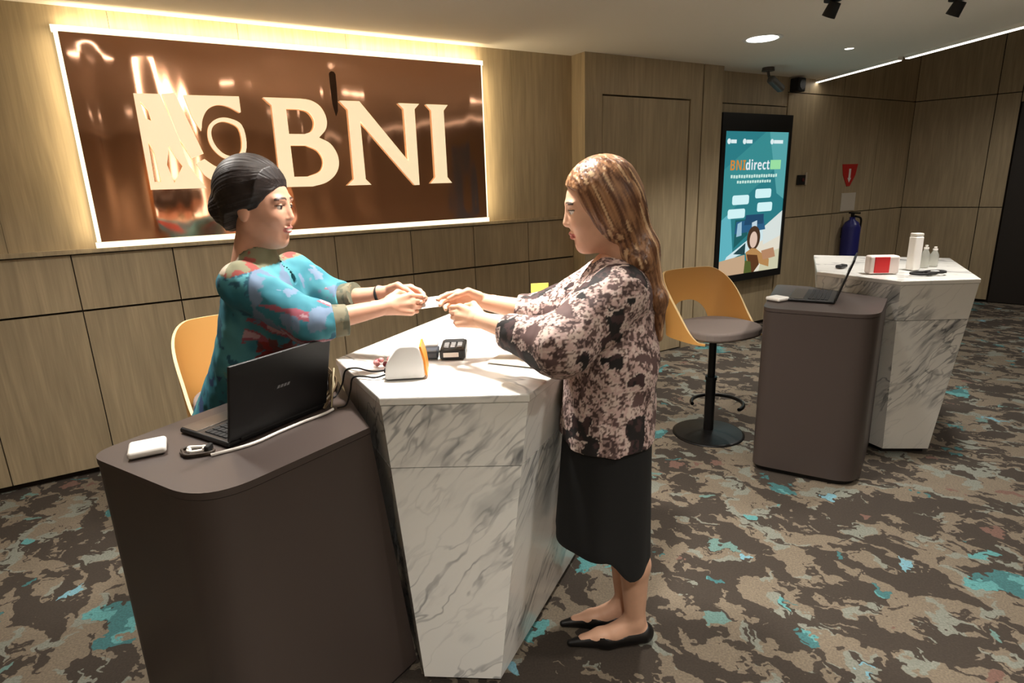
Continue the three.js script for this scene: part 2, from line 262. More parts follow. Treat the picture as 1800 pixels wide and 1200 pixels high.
// ---------------------------------------------------------------- illuminated sign
{
  const o = thing('wall_sign', 'polished copper brown sign panel with glowing square emblem and BNI letters', 'sign', [...WP(0.967, -3.965, 0).toArray()], TH);
  const X0 = -0.22 - 0.967, X1 = 2.155 - 0.967, Y0 = 1.318, Y1 = 2.35;
  // hand-hung polished sheet, gently buckled
  const pg = new THREE.PlaneGeometry(X1 - X0, Y1 - Y0, 160, 70).translate((X0 + X1) / 2, (Y0 + Y1) / 2, 0.062);
  { const p = pg.attributes.position; for (let i = 0; i < p.count; i++) { const x = p.getX(i), y = p.getY(i); const e = sstep(0, 0.12, Math.min(x - X0, X1 - x, y - Y0, Y1 - y)); p.setZ(i, p.getZ(i) + e * (0.0028 * noise3(x * 5.5, y * 0.7, 3.3) + 0.0014 * noise3(x * 14, y * 0.9, 9.1) + 0.003 * noise3(x * 1.6 + 4, y * 1.3, 1.1))); } pg.computeVertexNormals(); }
  mesh('face_sheet', pg, mat(lin(226, 172, 138), { metalness: 0.9, roughness: 0.07 }), o);
  mesh('backing', span(X0, X1, Y0, Y1, 0.03, 0.058), mat(lin(80, 55, 40), { metalness: 0.7, roughness: 0.3 }), o);
  mesh('spacer', span(X0 + 0.06, X1 - 0.06, Y0 + 0.06, Y1 - 0.06, 0, 0.03), M.groove, o);
  const lt = 0.03, strip = (x0, x1, y0, y1) => mesh('light_strip', span(x0, x1, y0, y1, 0.004, 0.04), M.led, o);
  strip(X0 - lt, X1 + lt, Y1 + 0.004, Y1 + 0.004 + lt); strip(X0 - lt, X1 + lt, Y0 - 0.004 - lt, Y0 - 0.004);
  strip(X0 - 0.004 - lt * 0.6, X0 - 0.004, Y0, Y1); strip(X1 + 0.004, X1 + 0.004 + lt * 0.6, Y0, Y1);
  const cx = (X0 + X1) / 2, cy = (Y0 + Y1) / 2, w = X1 - X0, h = Y1 - Y0;
  const area = (W, H, x, y, z, rx, ry, k = 1) => { const r = new THREE.RectAreaLight(WARM, LED_POWER * k, W, H); r.position.set(x, y, z); r.rotation.set(rx, ry, 0); o.add(r); };
  area(w, 0.03, cx, Y1 + 0.036, 0.06, Math.PI / 2 - 1.0, 0, 1.3); area(w, 0.012, cx, Y0 - 0.026, 0.035, -Math.PI / 2 + 0.5, 0);
  area(0.03, h, X0 - 0.022, cy, 0.06, 0, Math.PI / 2); area(0.03, h, X1 + 0.022, cy, 0.06, 0, -Math.PI / 2);
  // emblem and letters, raised cut-out shapes
  const S = pts => pts.map(p => [p[0] - 0.967, p[1]]);
  const raise = (name, pts, holes = []) => { const g = extr(S(pts), 0.016, 0.003, holes.map(S)); g.translate(0, 0, 0.07); return mesh(name, g, M.letter, o); };
  const ring = (P, n = 5) => { const c = new THREE.CatmullRomCurve3(P.map(p => V3(p[0], p[1], 0)), true, 'centripetal'); return c.getPoints(P.length * n).slice(0, -1).map(v => [v.x, v.y]); };
  const arc = (P, n = 4) => { const c = new THREE.CatmullRomCurve3(P.map(p => V3(p[0], p[1], 0)), false, 'centripetal'); return c.getPoints((P.length - 1) * n).map(v => [v.x, v.y]); };
  raise('letter_b', [[0.70, 2.078], ...arc([[0.90, 2.078], [0.965, 2.07], [1.016, 2.038], [1.044, 1.975], [1.036, 1.915], [0.987, 1.862]]), ...arc([[0.99, 1.858], [1.052, 1.825], [1.088, 1.765], [1.092, 1.70], [1.066, 1.645], [1.005, 1.598], [0.92, 1.576]]), [0.70, 1.576], [0.735, 1.60], [0.742, 2.04]],
    [[[0.815, 2.022], ...arc([[0.89, 2.022], [0.945, 2.008], [0.974, 1.955], [0.955, 1.90], [0.905, 1.880]]), [0.815, 1.880]], [[0.815, 1.815], ...arc([[0.91, 1.815], [0.975, 1.785], [1.002, 1.725], [0.98, 1.665], [0.90, 1.633]]), [0.815, 1.633]]]);
  raise('letter_n', [[1.145, 2.077], [1.262, 2.077], [1.562, 1.715], [1.562, 2.045], [1.528, 2.077], [1.662, 2.077], [1.628, 2.045], [1.626, 1.565], [1.60, 1.565], [1.256, 1.965], [1.256, 1.608], [1.29, 1.574], [1.144, 1.574], [1.188, 1.61], [1.192, 2.03]]);
  raise('letter_i', [[1.722, 2.077], [1.870, 2.077], [1.838, 2.042], [1.838, 1.608], [1.870, 1.571], [1.720, 1.571], [1.758, 1.608], [1.758, 2.042]]);
  raise('emblem_corner', [[0.289, 2.072], [0.563, 2.076], [0.562, 1.997], ...arc([[0.56, 1.996], [0.505, 2.026], [0.447, 2.033], [0.397, 2.01], [0.36, 1.955], [0.345, 1.894]]), [0.315, 1.96]]);
  raise('emblem_bowl', ring([[0.383, 1.894], [0.403, 1.931], [0.447, 1.957], [0.495, 1.958], [0.557, 1.925], [0.558, 1.777], [0.5, 1.739], [0.441, 1.749], [0.399, 1.79], [0.38, 1.839]]), [ring([[0.396, 1.888], [0.413, 1.919], [0.451, 1.941], [0.493, 1.939], [0.542, 1.908], [0.54, 1.785], [0.497, 1.755], [0.449, 1.765], [0.413, 1.802], [0.396, 1.845]])]);
  raise('emblem_tail', [...arc([[0.339, 1.737], [0.385, 1.70], [0.443, 1.676], [0.545, 1.664]]), [0.545, 1.58], [0.455, 1.58], ...arc([[0.44, 1.586], [0.386, 1.614], [0.332, 1.653], [0.298, 1.716]])]);
  raise('emblem_stem', [[0.055, 2.07], [0.173, 2.072], [0.226, 1.856], [0.252, 1.71], [0.322, 1.584], [0.055, 1.584]], [[[0.076, 2.034], [0.106, 1.989], [0.113, 1.937], [0.09, 1.948]], [[0.08, 1.831], [0.1, 1.772], [0.108, 1.621], [0.076, 1.622]], [[0.175, 1.81], [0.194, 1.76], [0.225, 1.704], [0.171, 1.613], [0.15, 1.711]]]);
  raise('emblem_diagonal', [[0.185, 2.073], [0.243, 2.081], [0.336, 1.771], [0.277, 1.747], [0.232, 1.85]]);
}
// ---------------------------------------------------------------- the two service points (same design, second one 2.83 m along the wall)
const D2 = [2.40, -1.51];
// marble counter outline (x, z) at the top and at the foot: tapers inwards
const MT = [[-0.367, -1.526], [0.042, -1.518], [0.44, -2.29], [-0.25, -2.66], [-0.6, -1.93]];
const MB = [[-0.315, -1.565], [-0.075, -1.545], [0.315, -2.36], [-0.16, -2.56], [-0.465, -1.985]];
const ringAt = y => MT.map((p, i) => [mix(MB[i][0], p[0], y), mix(MB[i][1], p[1], y)]);
function inset(P, d) { const n = P.length, c = P.reduce((a, p) => [a[0] + p[0] / n, a[1] + p[1] / n], [0, 0]); return P.map(p => { const l = Math.hypot(p[0] - c[0], p[1] - c[1]); return [p[0] + (c[0] - p[0]) / l * d, p[1] + (c[1] - p[1]) / l * d]; }); }
function slabUV(g, a, b, scale, ox, oy) { if (g.index) g = g.toNonIndexed(); const p = g.attributes.position, uv = new Float32Array(p.count * 2), l = Math.hypot(b[0] - a[0], b[1] - a[1]), d = [(b[0] - a[0]) / l, (b[1] - a[1]) / l]; for (let i = 0; i < p.count; i++) { uv[2 * i] = ((p.getX(i) - a[0]) * d[0] + (p.getZ(i) - a[1]) * d[1]) / scale + ox; uv[2 * i + 1] = p.getY(i) / scale + oy; } g.setAttribute('uv', new THREE.BufferAttribute(uv, 2)); return g; }
function makeCounter(label, off, k) {
  const o = thing('service_counter', label, 'counter', [off[0], 0, off[1]], 0, 'marble service counters');
  const top = ringAt(1.0);
  const tg = new THREE.ExtrudeGeometry(shapeOf(inset(top, 0.004).map(p => [p[0], -p[1]])), { depth: 0.016, bevelEnabled: true, bevelSize: 0.004, bevelThickness: 0.004, bevelSegments: 2 }); tg.rotateX(-Math.PI / 2); tg.translate(0, 0.976, 0);
  mesh('countertop', planarUV(tg, 1.5, 0.13 + k * 0.4, 0.31 + k * 0.2), M.marble, o);
  for (const [y0, y1, name] of [[0.782, 0.9715, 'apron_slab'], [0.03, 0.779, 'body_slab']]) {
    const O0 = ringAt(y0), O1 = ringAt(y1), I0 = inset(O0, 0.03), I1 = inset(O1, 0.03);
    for (let i = 0; i < 5; i++) { const j = (i + 1) % 5; mesh(name, slabUV(loft([O0[i], O0[j], I0[j], I0[i]], [O1[i], O1[j], I1[j], I1[i]], y0, y1), O1[i], O1[j], 1.25, i * 0.31 + k * 0.27 + (y0 > 0.5 ? 0.45 : 0.1), i * 0.17 + k * 0.39), M.marble, o); }
  }
  const c0 = inset(ringAt(0.03), 0.032), c1 = inset(ringAt(0.97), 0.034);
  mesh('core', loft(c0, c1, 0.03, 0.975), M.groove, o);
  const t0 = inset(ringAt(0), 0.03); mesh('toe_kick', loft(t0, t0, 0, 0.03), M.blackMatte, o);
  return o;
}
makeCounter('white veined marble counter between the two women', [0, 0], 0);
makeCounter('white veined marble counter with the red box on top, far right', D2, 1);
function makeSideDesk(label, off) {
  const o = thing('side_desk', label, 'desk', [off[0], 0, off[1]], 0, 'brown side desks');
  const g = 0.006, T = [[-1.12, -1.43], [-0.687, -1.165], [-0.405 - g, -1.552], [-0.592 - g, -1.935], [-0.612, -1.97], [-0.76, -2.08]];
  const B = [[-1.12, -1.43], [-0.687, -1.165], [-0.345 - g, -1.638], [-0.47 - g, -1.985], [-0.50, -2.02], [-0.70, -2.12]];
  const R = [0.07, 0.13, 0, 0, 0, 0.04], rt = roundPoly(T, R, 10), rb = roundPoly(B, R, 10);
  const body = flatSmooth(loft(lerpPoly(rb, rt, 0.03), lerpPoly(rb, rt, 0.978), 0.03, 0.88)); mesh('body', body, M.brown, o);
  mesh('desktop', flatSmooth(loft(inset(lerpPoly(rb, rt, 0.98), -0.002), inset(rt, -0.002), 0.882, 0.9)), M.brown, o);
  const k = inset(rb, 0.025); mesh('toe_kick', loft(k, k, 0, 0.03), M.blackMatte, o);
  return o;
}
function lerpPoly(a, b, t) { return a.map((p, i) => [mix(p[0], b[i][0], t), mix(p[1], b[i][1], t)]); }
function flatSmooth(g) { // smooth round the corners, keep the rims sharp
  const pos = g.attributes.position, nor = g.attributes.normal, map = new Map();
  const key = i => [pos.getX(i), pos.getY(i), pos.getZ(i)].map(v => v.toFixed(4)).join();
  for (let i = 0; i < pos.count; i++) { const k = key(i); if (!map.has(k)) map.set(k, []); map.get(k).push(i); }
  const out = new Float32Array(pos.count * 3);
  for (const l of map.values()) for (const i of l) { let x = 0, y = 0, z = 0; for (const j of l) { const d = nor.getX(i) * nor.getX(j) + nor.getY(i) * nor.getY(j) + nor.getZ(i) * nor.getZ(j); if (d > 0.85) { x += nor.getX(j); y += nor.getY(j); z += nor.getZ(j); } } const L = Math.hypot(x, y, z) || 1; out[3 * i] = x / L; out[3 * i + 1] = y / L; out[3 * i + 2] = z / L; }
  g.setAttribute('normal', new THREE.BufferAttribute(out, 3)); return g;
}
makeSideDesk('dark brown side desk with the white puck, nearest the camera', [0, 0]);
makeSideDesk('dark brown side desk beside the empty stool', D2);

// ---------------------------------------------------------------- bar stools
function makeStool(name, label, at, turn) {
  const o = thing(name, label, 'stool', at, turn, 'plywood bar stools');       // faces +z
  mesh('base', new THREE.LatheGeometry([[0, 0.022], [0.03, 0.03], [0.05, 0.022], [0.2, 0.012], [0.215, 0.006], [0.215, 0], [0, 0]].map(p => new THREE.Vector2(...p)), 48), M.blackMetal, o);
  mesh('pole', mergeGeometries([cyl(0.03, 0.03, 0.34, 0, 0.19, 0), cyl(0.022, 0.022, 0.32, 0, 0.48, 0), cyl(0.035, 0.035, 0.02, 0, 0.365, 0)]), M.blackMetal, o);
  const fr = mesh('footrest', new THREE.TorusGeometry(0.15, 0.011, 10, 40, Math.PI * 1.3).rotateX(Math.PI / 2).rotateY(Math.PI * 0.85).translate(0, 0.22, 0.06), M.blackMetal, o); void fr;
  mesh('bracket', box(0.2, 0.02, 0.2, 0, 0.632, 0), M.blackMetal, o);
  // padded seat
  const sp = []; for (let i = 0; i < 40; i++) { const a = i / 40 * Math.PI * 2, r = 1 / Math.pow(Math.pow(Math.abs(Math.cos(a)), 2.8) + Math.pow(Math.abs(Math.sin(a)), 2.8), 1 / 2.8); sp.push([0.215 * r * Math.cos(a) * (1 + 0.06 * Math.sin(a)), -0.2 * r * Math.sin(a)]); }
  const sg = new THREE.ExtrudeGeometry(shapeOf(sp), { depth: 0.02, bevelEnabled: true, bevelSize: 0.018, bevelThickness: 0.018, bevelSegments: 5 }); sg.rotateX(-Math.PI / 2); sg.translate(0, 0.668, 0.02);
  mesh('seat', sg, M.seat, o);
  // wrap-round plywood back: a bent sheet with an arched opening, thickness 12 mm
  const N = 72, K = 22, a0 = 2.2, P = [], th = 0.013;
  const R = a => { const c = Math.abs(Math.cos(a)), s = Math.abs(Math.sin(a)); return 1 / Math.pow(Math.pow(c / 0.225, 3) + Math.pow(s / 0.245, 3), 1 / 3); };
  const yTop = u => { const k = Math.abs(u); return 1.005 - 0.37 * sstep(0.26, 1.02, k); };
  const yBot = u => { const k = Math.abs(u); return 0.655 + (k < 0.29 ? 0.155 * Math.sqrt(1 - Math.pow(k / 0.29, 2.4)) : 0) - 0.02 * sstep(0.29, 0.42, k); };
  const pt = (u, v, q) => { const a = u * a0, y = mix(yBot(u), Math.max(yTop(u), yBot(u) + 0.012), v), lean = 0.13 * Math.max(0, y - 0.66) * (Math.cos(a) * 0.9 + 0.25); const r = R(a) + q + lean; return [r * Math.sin(a), y, -r * Math.cos(a)]; };
  const pos = [], idx = []; const id = (i, j, s) => s * (N + 1) * (K + 1) + i * (K + 1) + j;
  for (const s of [0, 1]) for (let i = 0; i <= N; i++) for (let j = 0; j <= K; j++) pos.push(...pt(i / N * 2 - 1, j / K, s * th));
  for (let i = 0; i < N; i++) for (let j = 0; j < K; j++) { const A = id(i, j, 0), B = id(i + 1, j, 0), C = id(i + 1, j + 1, 0), D = id(i, j + 1, 0); idx.push(A, B, C, A, C, D); const a = id(i, j, 1), b = id(i + 1, j, 1), c = id(i + 1, j + 1, 1), d = id(i, j + 1, 1); idx.push(a, c, b, a, d, c); }
  const g = new THREE.BufferGeometry(); g.setAttribute('position', new THREE.Float32BufferAttribute(pos, 3)); g.setIndex(idx); g.computeVertexNormals();
  const bk = mesh('backrest', g, M.ply, o);
  const ep = [], ei = []; const edge = list => { const s0 = ep.length / 3; list.forEach(([u, v]) => { ep.push(...pt(u, v, 0), ...pt(u, v, th)); }); for (let i = 0; i + 1 < list.length; i++) { const a = s0 + 2 * i; ei.push(a, a + 1, a + 3, a, a + 3, a + 2); } };
  const us = Array.from({ length: N + 1 }, (_, i) => i / N * 2 - 1), vs = Array.from({ length: K + 1 }, (_, j) => j / K);
  edge(us.map(u => [u, 1])); edge(us.map(u => [u, 0])); edge(vs.map(v => [-1, v])); edge(vs.map(v => [1, v]));
  const eg = new THREE.BufferGeometry(); eg.setAttribute('position', new THREE.Float32BufferAttribute(ep, 3)); eg.setIndex(ei); eg.computeVertexNormals();
  mesh('edge_band', eg, M.plyEdge, bk);
  return o;
}
makeStool('bar_stool', 'empty bar stool with plywood back and grey seat by the far desk', [1.21, 0, -3.43], 0.45);
makeStool('bar_stool', 'plywood bar stool mostly hidden behind the attendant in teal', [-1.17, 0, -2.5], 0.6);

// ---------------------------------------------------------------- laptops
function makeLaptop(label, pos, turn, tilt, lidMat) {       // hinge along local x, user at -z
  const o = thing('laptop', label, 'laptop', pos, turn, 'open laptops');
  mesh('base', rbox(0.33, 0.016, 0.225, 0.007, 0, 0.009, -0.1125), M.black, o);
  mesh('palm_rest', rbox(0.318, 0.002, 0.07, 0.001, 0, 0.0175, -0.185), mat(lin(86, 80, 74), { roughness: 0.35, metalness: 0.4 }), o);
  const keys = []; for (let r = 0; r < 5; r++) for (let c = 0; c < 14; c++) keys.push(rbox(0.0185, 0.003, 0.0165, 0.001, -0.1395 + c * 0.0215, 0.0185, -0.04 - r * 0.0195, 1));
  const kb = mesh('keyboard', mergeGeometries(keys), M.blackMatte, o); kb.userData.kind = 'stuff';
  const lid = mesh('lid', rbox(0.33, 0.222, 0.009, 0.004, 0, 0.111, 0), lidMat, o); lid.position.set(0, 0.018, 0.002); lid.rotation.x = tilt;
  mesh('display', box(0.306, 0.19, 0.001, 0, 0.116, -0.005), mat(lin(20, 22, 26), { roughness: 0.15 }), lid);
  const cv = document.createElement('canvas'); cv.width = 256; cv.height = 64; const x = cv.getContext('2d'); x.fillStyle = '#121213'; x.fillRect(0, 0, 256, 64); x.fillStyle = '#8b8e92'; for (let i = 0; i < 4; i++) { x.beginPath(); x.moveTo(40 + i * 46, 52); x.lineTo(58 + i * 46, 14); x.lineTo(92 + i * 46, 14); x.lineTo(74 + i * 46, 52); x.fill(); }
  const tx = new THREE.CanvasTexture(cv); tx.colorSpace = THREE.SRGBColorSpace;
  const lg = mesh('emblem', new THREE.PlaneGeometry(0.06, 0.015).translate(0, 0.118, 0.0052), new THREE.MeshStandardMaterial({ map: tx, roughness: 0.4 }), lid); void lg;
  mesh('hinge', cyl(0.006, 0.006, 0.26, 0, 0, 0, 16).rotateZ(Math.PI / 2).translate(0, 0.018, 0.002), M.blackMatte, o);
  return o;
}
const glossBlack = mat(lin(17, 17, 18), { roughness: 0.45 });
makeLaptop('black laptop with its lid turned to the camera on the near desk', [-0.668, 0.9, -1.578], 1.018, 0.24, glossBlack);
makeLaptop('dark laptop seen edge on, on the desk beside the stool', [1.742, 0.9, -3.10], 1.018, 0.30, glossBlack);

// ---------------------------------------------------------------- things on the near desk and counter
function puck(label, pos, turn) {
  const o = thing('charging_puck', label, 'gadget', pos, turn, 'white pucks on the side desks');
  mesh('body', rbox(0.088, 0.02, 0.088, 0.009, 0, 0.013, 0, 4), M.white, o); mesh('foot', rbox(0.07, 0.006, 0.07, 0.002, 0, 0.003, 0), M.grey, o);
}
puck('white rounded square puck on the near brown desk', [-0.965, 0.9, -1.437], 0.5);
puck('small white puck on the corner of the far brown desk', [1.425, 0.9, -3.10], 0.5);
solo('power_cable', tube([[-0.78, 0.904, -1.395], [-0.70, 0.905, -1.455], [-0.655, 0.905, -1.53], [-0.61, 0.905, -1.60], [-0.565, 0.905, -1.66], [-0.55, 0.906, -1.69]], 0.0045), M.white, 'white cable running along the laptop lid on the near desk', 'cable');
{
  const o = thing('cable_bundle', 'tangled brown and white cable bundle in front of the laptop', 'cable', [-0.825, 0.9, -1.418]);
  const loop = (r1, r2, ph, y) => Array.from({ length: 22 }, (_, i) => { const a = ph + i / 21 * Math.PI * 3.6; return [r1 * Math.cos(a) + 0.006 * Math.sin(a * 3), y + 0.003 * i / 10, r2 * Math.sin(a) + 0.004 * Math.cos(a * 2.3)]; });
  mesh('brown_cord', tube(loop(0.042, 0.026, 0.4, 0.004), 0.0038, 140), mat(lin(58, 46, 36)), o);
  mesh('white_cord', tube(loop(0.024, 0.014, 2.0, 0.009), 0.004, 120), M.white, o);
  mesh('tie', rbox(0.012, 0.024, 0.03, 0.004, 0.03, 0.012, 0), M.blackMatte, o);
}
{
  const o = thing('card_reader', 'white wedge shaped card reader with orange edge on the near counter', 'card reader', [-0.325, 1.0, -1.725], 0.08);
  const prof = [[-0.055, 0], [0.055, 0], [0.052, 0.05], [0.042, 0.092], [-0.012, 0.092], [-0.05, 0.042]];
  mesh('body', extr(roundPoly(prof, [0.006, 0.006, 0.012, 0.014, 0.014, 0.012]), 0.10, 0.004).translate(0, 0.004, -0.05), mat(lin(240, 238, 236), { roughness: 0.35 }), o);
  mesh('orange_edge', extr(roundPoly([[0.0595, 0.004], [0.066, 0.004], [0.062, 0.054], [0.052, 0.094], [0.0465, 0.092], [0.0565, 0.05]], [0, 0, 0.01, 0, 0, 0]), 0.098, 0).translate(0, 0.002, -0.049), mat(lin(226, 140, 42), { roughness: 0.4 }), o);
  mesh('base_gasket', box(0.112, 0.004, 0.106, 0, 0.002, 0), M.grey, o);
  mesh('port', mergeGeometries([rbox(0.016, 0.012, 0.02, 0.003, -0.056, 0.02, 0.02), rbox(0.016, 0.012, 0.02, 0.003, -0.056, 0.02, -0.02)]), M.blackMatte, o);
}
{
  const o = thing('bracelet', 'small pink beaded charm lying behind the white card reader', 'trinket', [-0.405, 1.0, -1.83]);
  const R = rng(5); for (let i = 0; i < 11; i++) { const a = i / 11 * Math.PI * 2; mesh('bead', new THREE.SphereGeometry(0.009, 12, 8).translate(0.042 * Math.cos(a) + 0.01 * R(), 0.009, 0.026 * Math.sin(a)), mat(i % 3 ? lin(196, 128, 128) : lin(120, 44, 52), { roughness: 0.4 }), o); }
}
for (const [lab, pts] of [['thin dark cable from the card reader to the desk, far one of two', [[-0.375, 1.012, -1.735], [-0.43, 1.004, -1.745], [-0.495, 1.005, -1.785], [-0.535, 0.99, -1.81], [-0.555, 0.94, -1.822], [-0.575, 0.906, -1.815], [-0.59, 0.905, -1.78]]], ['thin dark cable from the card reader to the desk, near one of two', [[-0.37, 1.012, -1.70], [-0.41, 1.004, -1.685], [-0.455, 1.004, -1.70], [-0.487, 0.996, -1.712], [-0.502, 0.95, -1.722], [-0.52, 0.906, -1.72], [-0.54, 0.905, -1.70]]]]) solo('thin_cable', tube(pts, 0.0028, 60, 6), M.blackMatte, lab, 'cable', undefined, 0, 'card reader cables');
{
  const o = thing('hanging_cables', 'tangle of brown and beige cables beside the laptop hinge', 'cable', [-0.575, 0.9, -1.79]);
  const R = rng(9); for (let i = 0; i < 6; i++) { const a = R() * 0.04, b = R() * 0.05; mesh('cord', tube([[-0.04 + a, 0.004, -0.03 + b], [-0.035 + b, 0.05 + a, -0.02 + a], [-0.02 + a, 0.09 + b * 0.4, 0.0], [-0.005 + b * 0.5, 0.06 + a, 0.012 + a * 0.3], [-0.015 + a, 0.004, 0.045 + b]], 0.003, 40, 6), mat(i % 2 ? lin(92, 72, 46) : lin(178, 164, 132)), o); }
}
{
  const o = thing('payment_terminal', 'black payment terminal with white label on the near counter', 'terminal', [-0.232, 1.0, -1.925], 0.02);
  mesh('body', rbox(0.085, 0.034, 0.14, 0.008, 0.035, 0.018, 0), M.black, o);
  mesh('screen', rbox(0.066, 0.004, 0.04, 0.001, 0.035, 0.0355, -0.04), M.blackMatte, o);
  const ks = []; for (let i = 0; i < 3; i++) for (let j = 0; j < 4; j++) ks.push(rbox(0.017, 0.004, 0.011, 0.002, 0.035 + (i - 1) * 0.022, 0.0362, -0.008 + j * 0.017, 1)); mesh('keypad', mergeGeometries(ks), M.grey, o);
  mesh('label', rbox(0.05, 0.015, 0.002, 0.0008, 0.03, 0.017, 0.0705), M.white, o);
  mesh('printer', rbox(0.06, 0.024, 0.085, 0.006, -0.045, 0.013, 0.015), mat(lin(52, 56, 64), { roughness: 0.4 }), o);
  mesh('paper_roll', cyl(0.012, 0.012, 0.05, 0, 0, 0, 20).rotateZ(Math.PI / 2).translate(-0.045, 0.03, -0.02), M.white, o);
}
solo('desk_mat', rbox(0.21, 0.004, 0.30, 0.0018, 0, 0.002, 0), mat(lin(214, 210, 200), { roughness: 0.25 }), 'thin white mat under the long-haired woman\'s sleeve', 'mat', [0.075, 1.0, -1.90], -0.44);
{
  const o = thing('card_stand', 'small yellow and white card standing on the counter behind the long-haired woman\'s arm', 'card stand', [0.125, 1.0, -2.48], 0.1);
  mesh('white_block', rbox(0.085, 0.07, 0.03, 0.004, 0, 0.035, 0), M.white, o); mesh('yellow_card', rbox(0.075, 0.072, 0.006, 0.002, 0, 0.104, 0), mat(lin(226, 200, 84), { roughness: 0.5 }), o);
}
{
  const o = thing('desk_phone', 'black upright handset behind the laptop lid, under the attendant\'s cuff', 'telephone', [-0.655, 0.9, -1.915], 0.5);
  mesh('stand', rbox(0.09, 0.03, 0.11, 0.01, 0, 0.015, 0), M.blackMatte, o); mesh('handset', rbox(0.05, 0.24, 0.035, 0.014, 0, 0.145, 0.01), M.blackMatte, o); mesh('earpiece', rbox(0.056, 0.05, 0.05, 0.014, 0, 0.245, 0.02), M.black, o);
}
// ---------------------------------------------------------------- things on the far counter
{
  const o = thing('red_box', 'white gadget box with a bright red front on the far counter', 'box', [2.075, 1.0, -3.28], -0.15);
  mesh('body', rbox(0.155, 0.1, 0.07, 0.012, 0, 0.05, 0), mat(lin(236, 222, 216), { roughness: 0.45 }), o);
  mesh('red_front', rbox(0.078, 0.088, 0.006, 0.008, -0.014, 0.051, 0.0355), mat(lin(214, 40, 44), { roughness: 0.4 }), o);
}
{
  const o = thing('white_dispenser', 'tall slim white dispenser standing on the far counter', 'dispenser', [2.305, 1.0, -3.36], 0.2);
  mesh('body', rbox(0.055, 0.19, 0.05, 0.008, 0, 0.095, 0), M.white, o); mesh('cap', rbox(0.05, 0.018, 0.046, 0.005, 0, 0.199, 0), mat(lin(205, 200, 190)), o);
}
for (const [x, z, h, lab] of [[2.425, -3.44, 0.125, 'short clear bottle next to the white dispenser'], [2.50, -3.47, 0.11, 'clear bottle at the right end of the far counter']]) {
  const o = thing('clear_bottle', lab, 'bottle', [x, 1.0, z], 0, 'clear bottles on the far counter');
  mesh('body', new THREE.LatheGeometry([[0, 0], [0.022, 0.002], [0.023, h * 0.6], [0.012, h * 0.8], [0.011, h * 0.86]].map(p => new THREE.Vector2(...p)), 28), phys(lin(226, 226, 220), { transmission: 0.7, roughness: 0.15, thickness: 0 }), o);
  mesh('pump', mergeGeometries([cyl(0.013, 0.013, h * 0.08, 0, h * 0.89, 0, 20), cyl(0.004, 0.004, h * 0.07, 0, h * 0.965, 0, 12), cyl(0.008, 0.008, 0.008, 0, h, 0, 12)]), M.white, o);
}
{
  const o = thing('cable_coil', 'black coiled cable with a white plug on the far counter', 'cable', [2.235, 1.0, -3.185]);
  const pts = Array.from({ length: 34 }, (_, i) => { const a = i / 33 * Math.PI * 5; return [0.052 * Math.cos(a) + (i > 16 ? 0.075 : 0), 0.006 + 0.0003 * i, 0.034 * Math.sin(a)]; });
  mesh('cord', tube(pts, 0.007, 160), M.blackMatte, o); mesh('plug', rbox(0.04, 0.016, 0.026, 0.005, 0.075, 0.012, 0), M.white, o);
}
{
  const o = thing('small_gadget', 'small black gadget on the left corner of the far counter', 'gadget', [1.985, 1.0, -3.52], 0.6);
  mesh('body', rbox(0.075, 0.02, 0.04, 0.008, 0, 0.01, 0), M.black, o); mesh('button', cyl(0.008, 0.008, 0.004, 0.015, 0.021, 0, 16), M.grey, o);
}
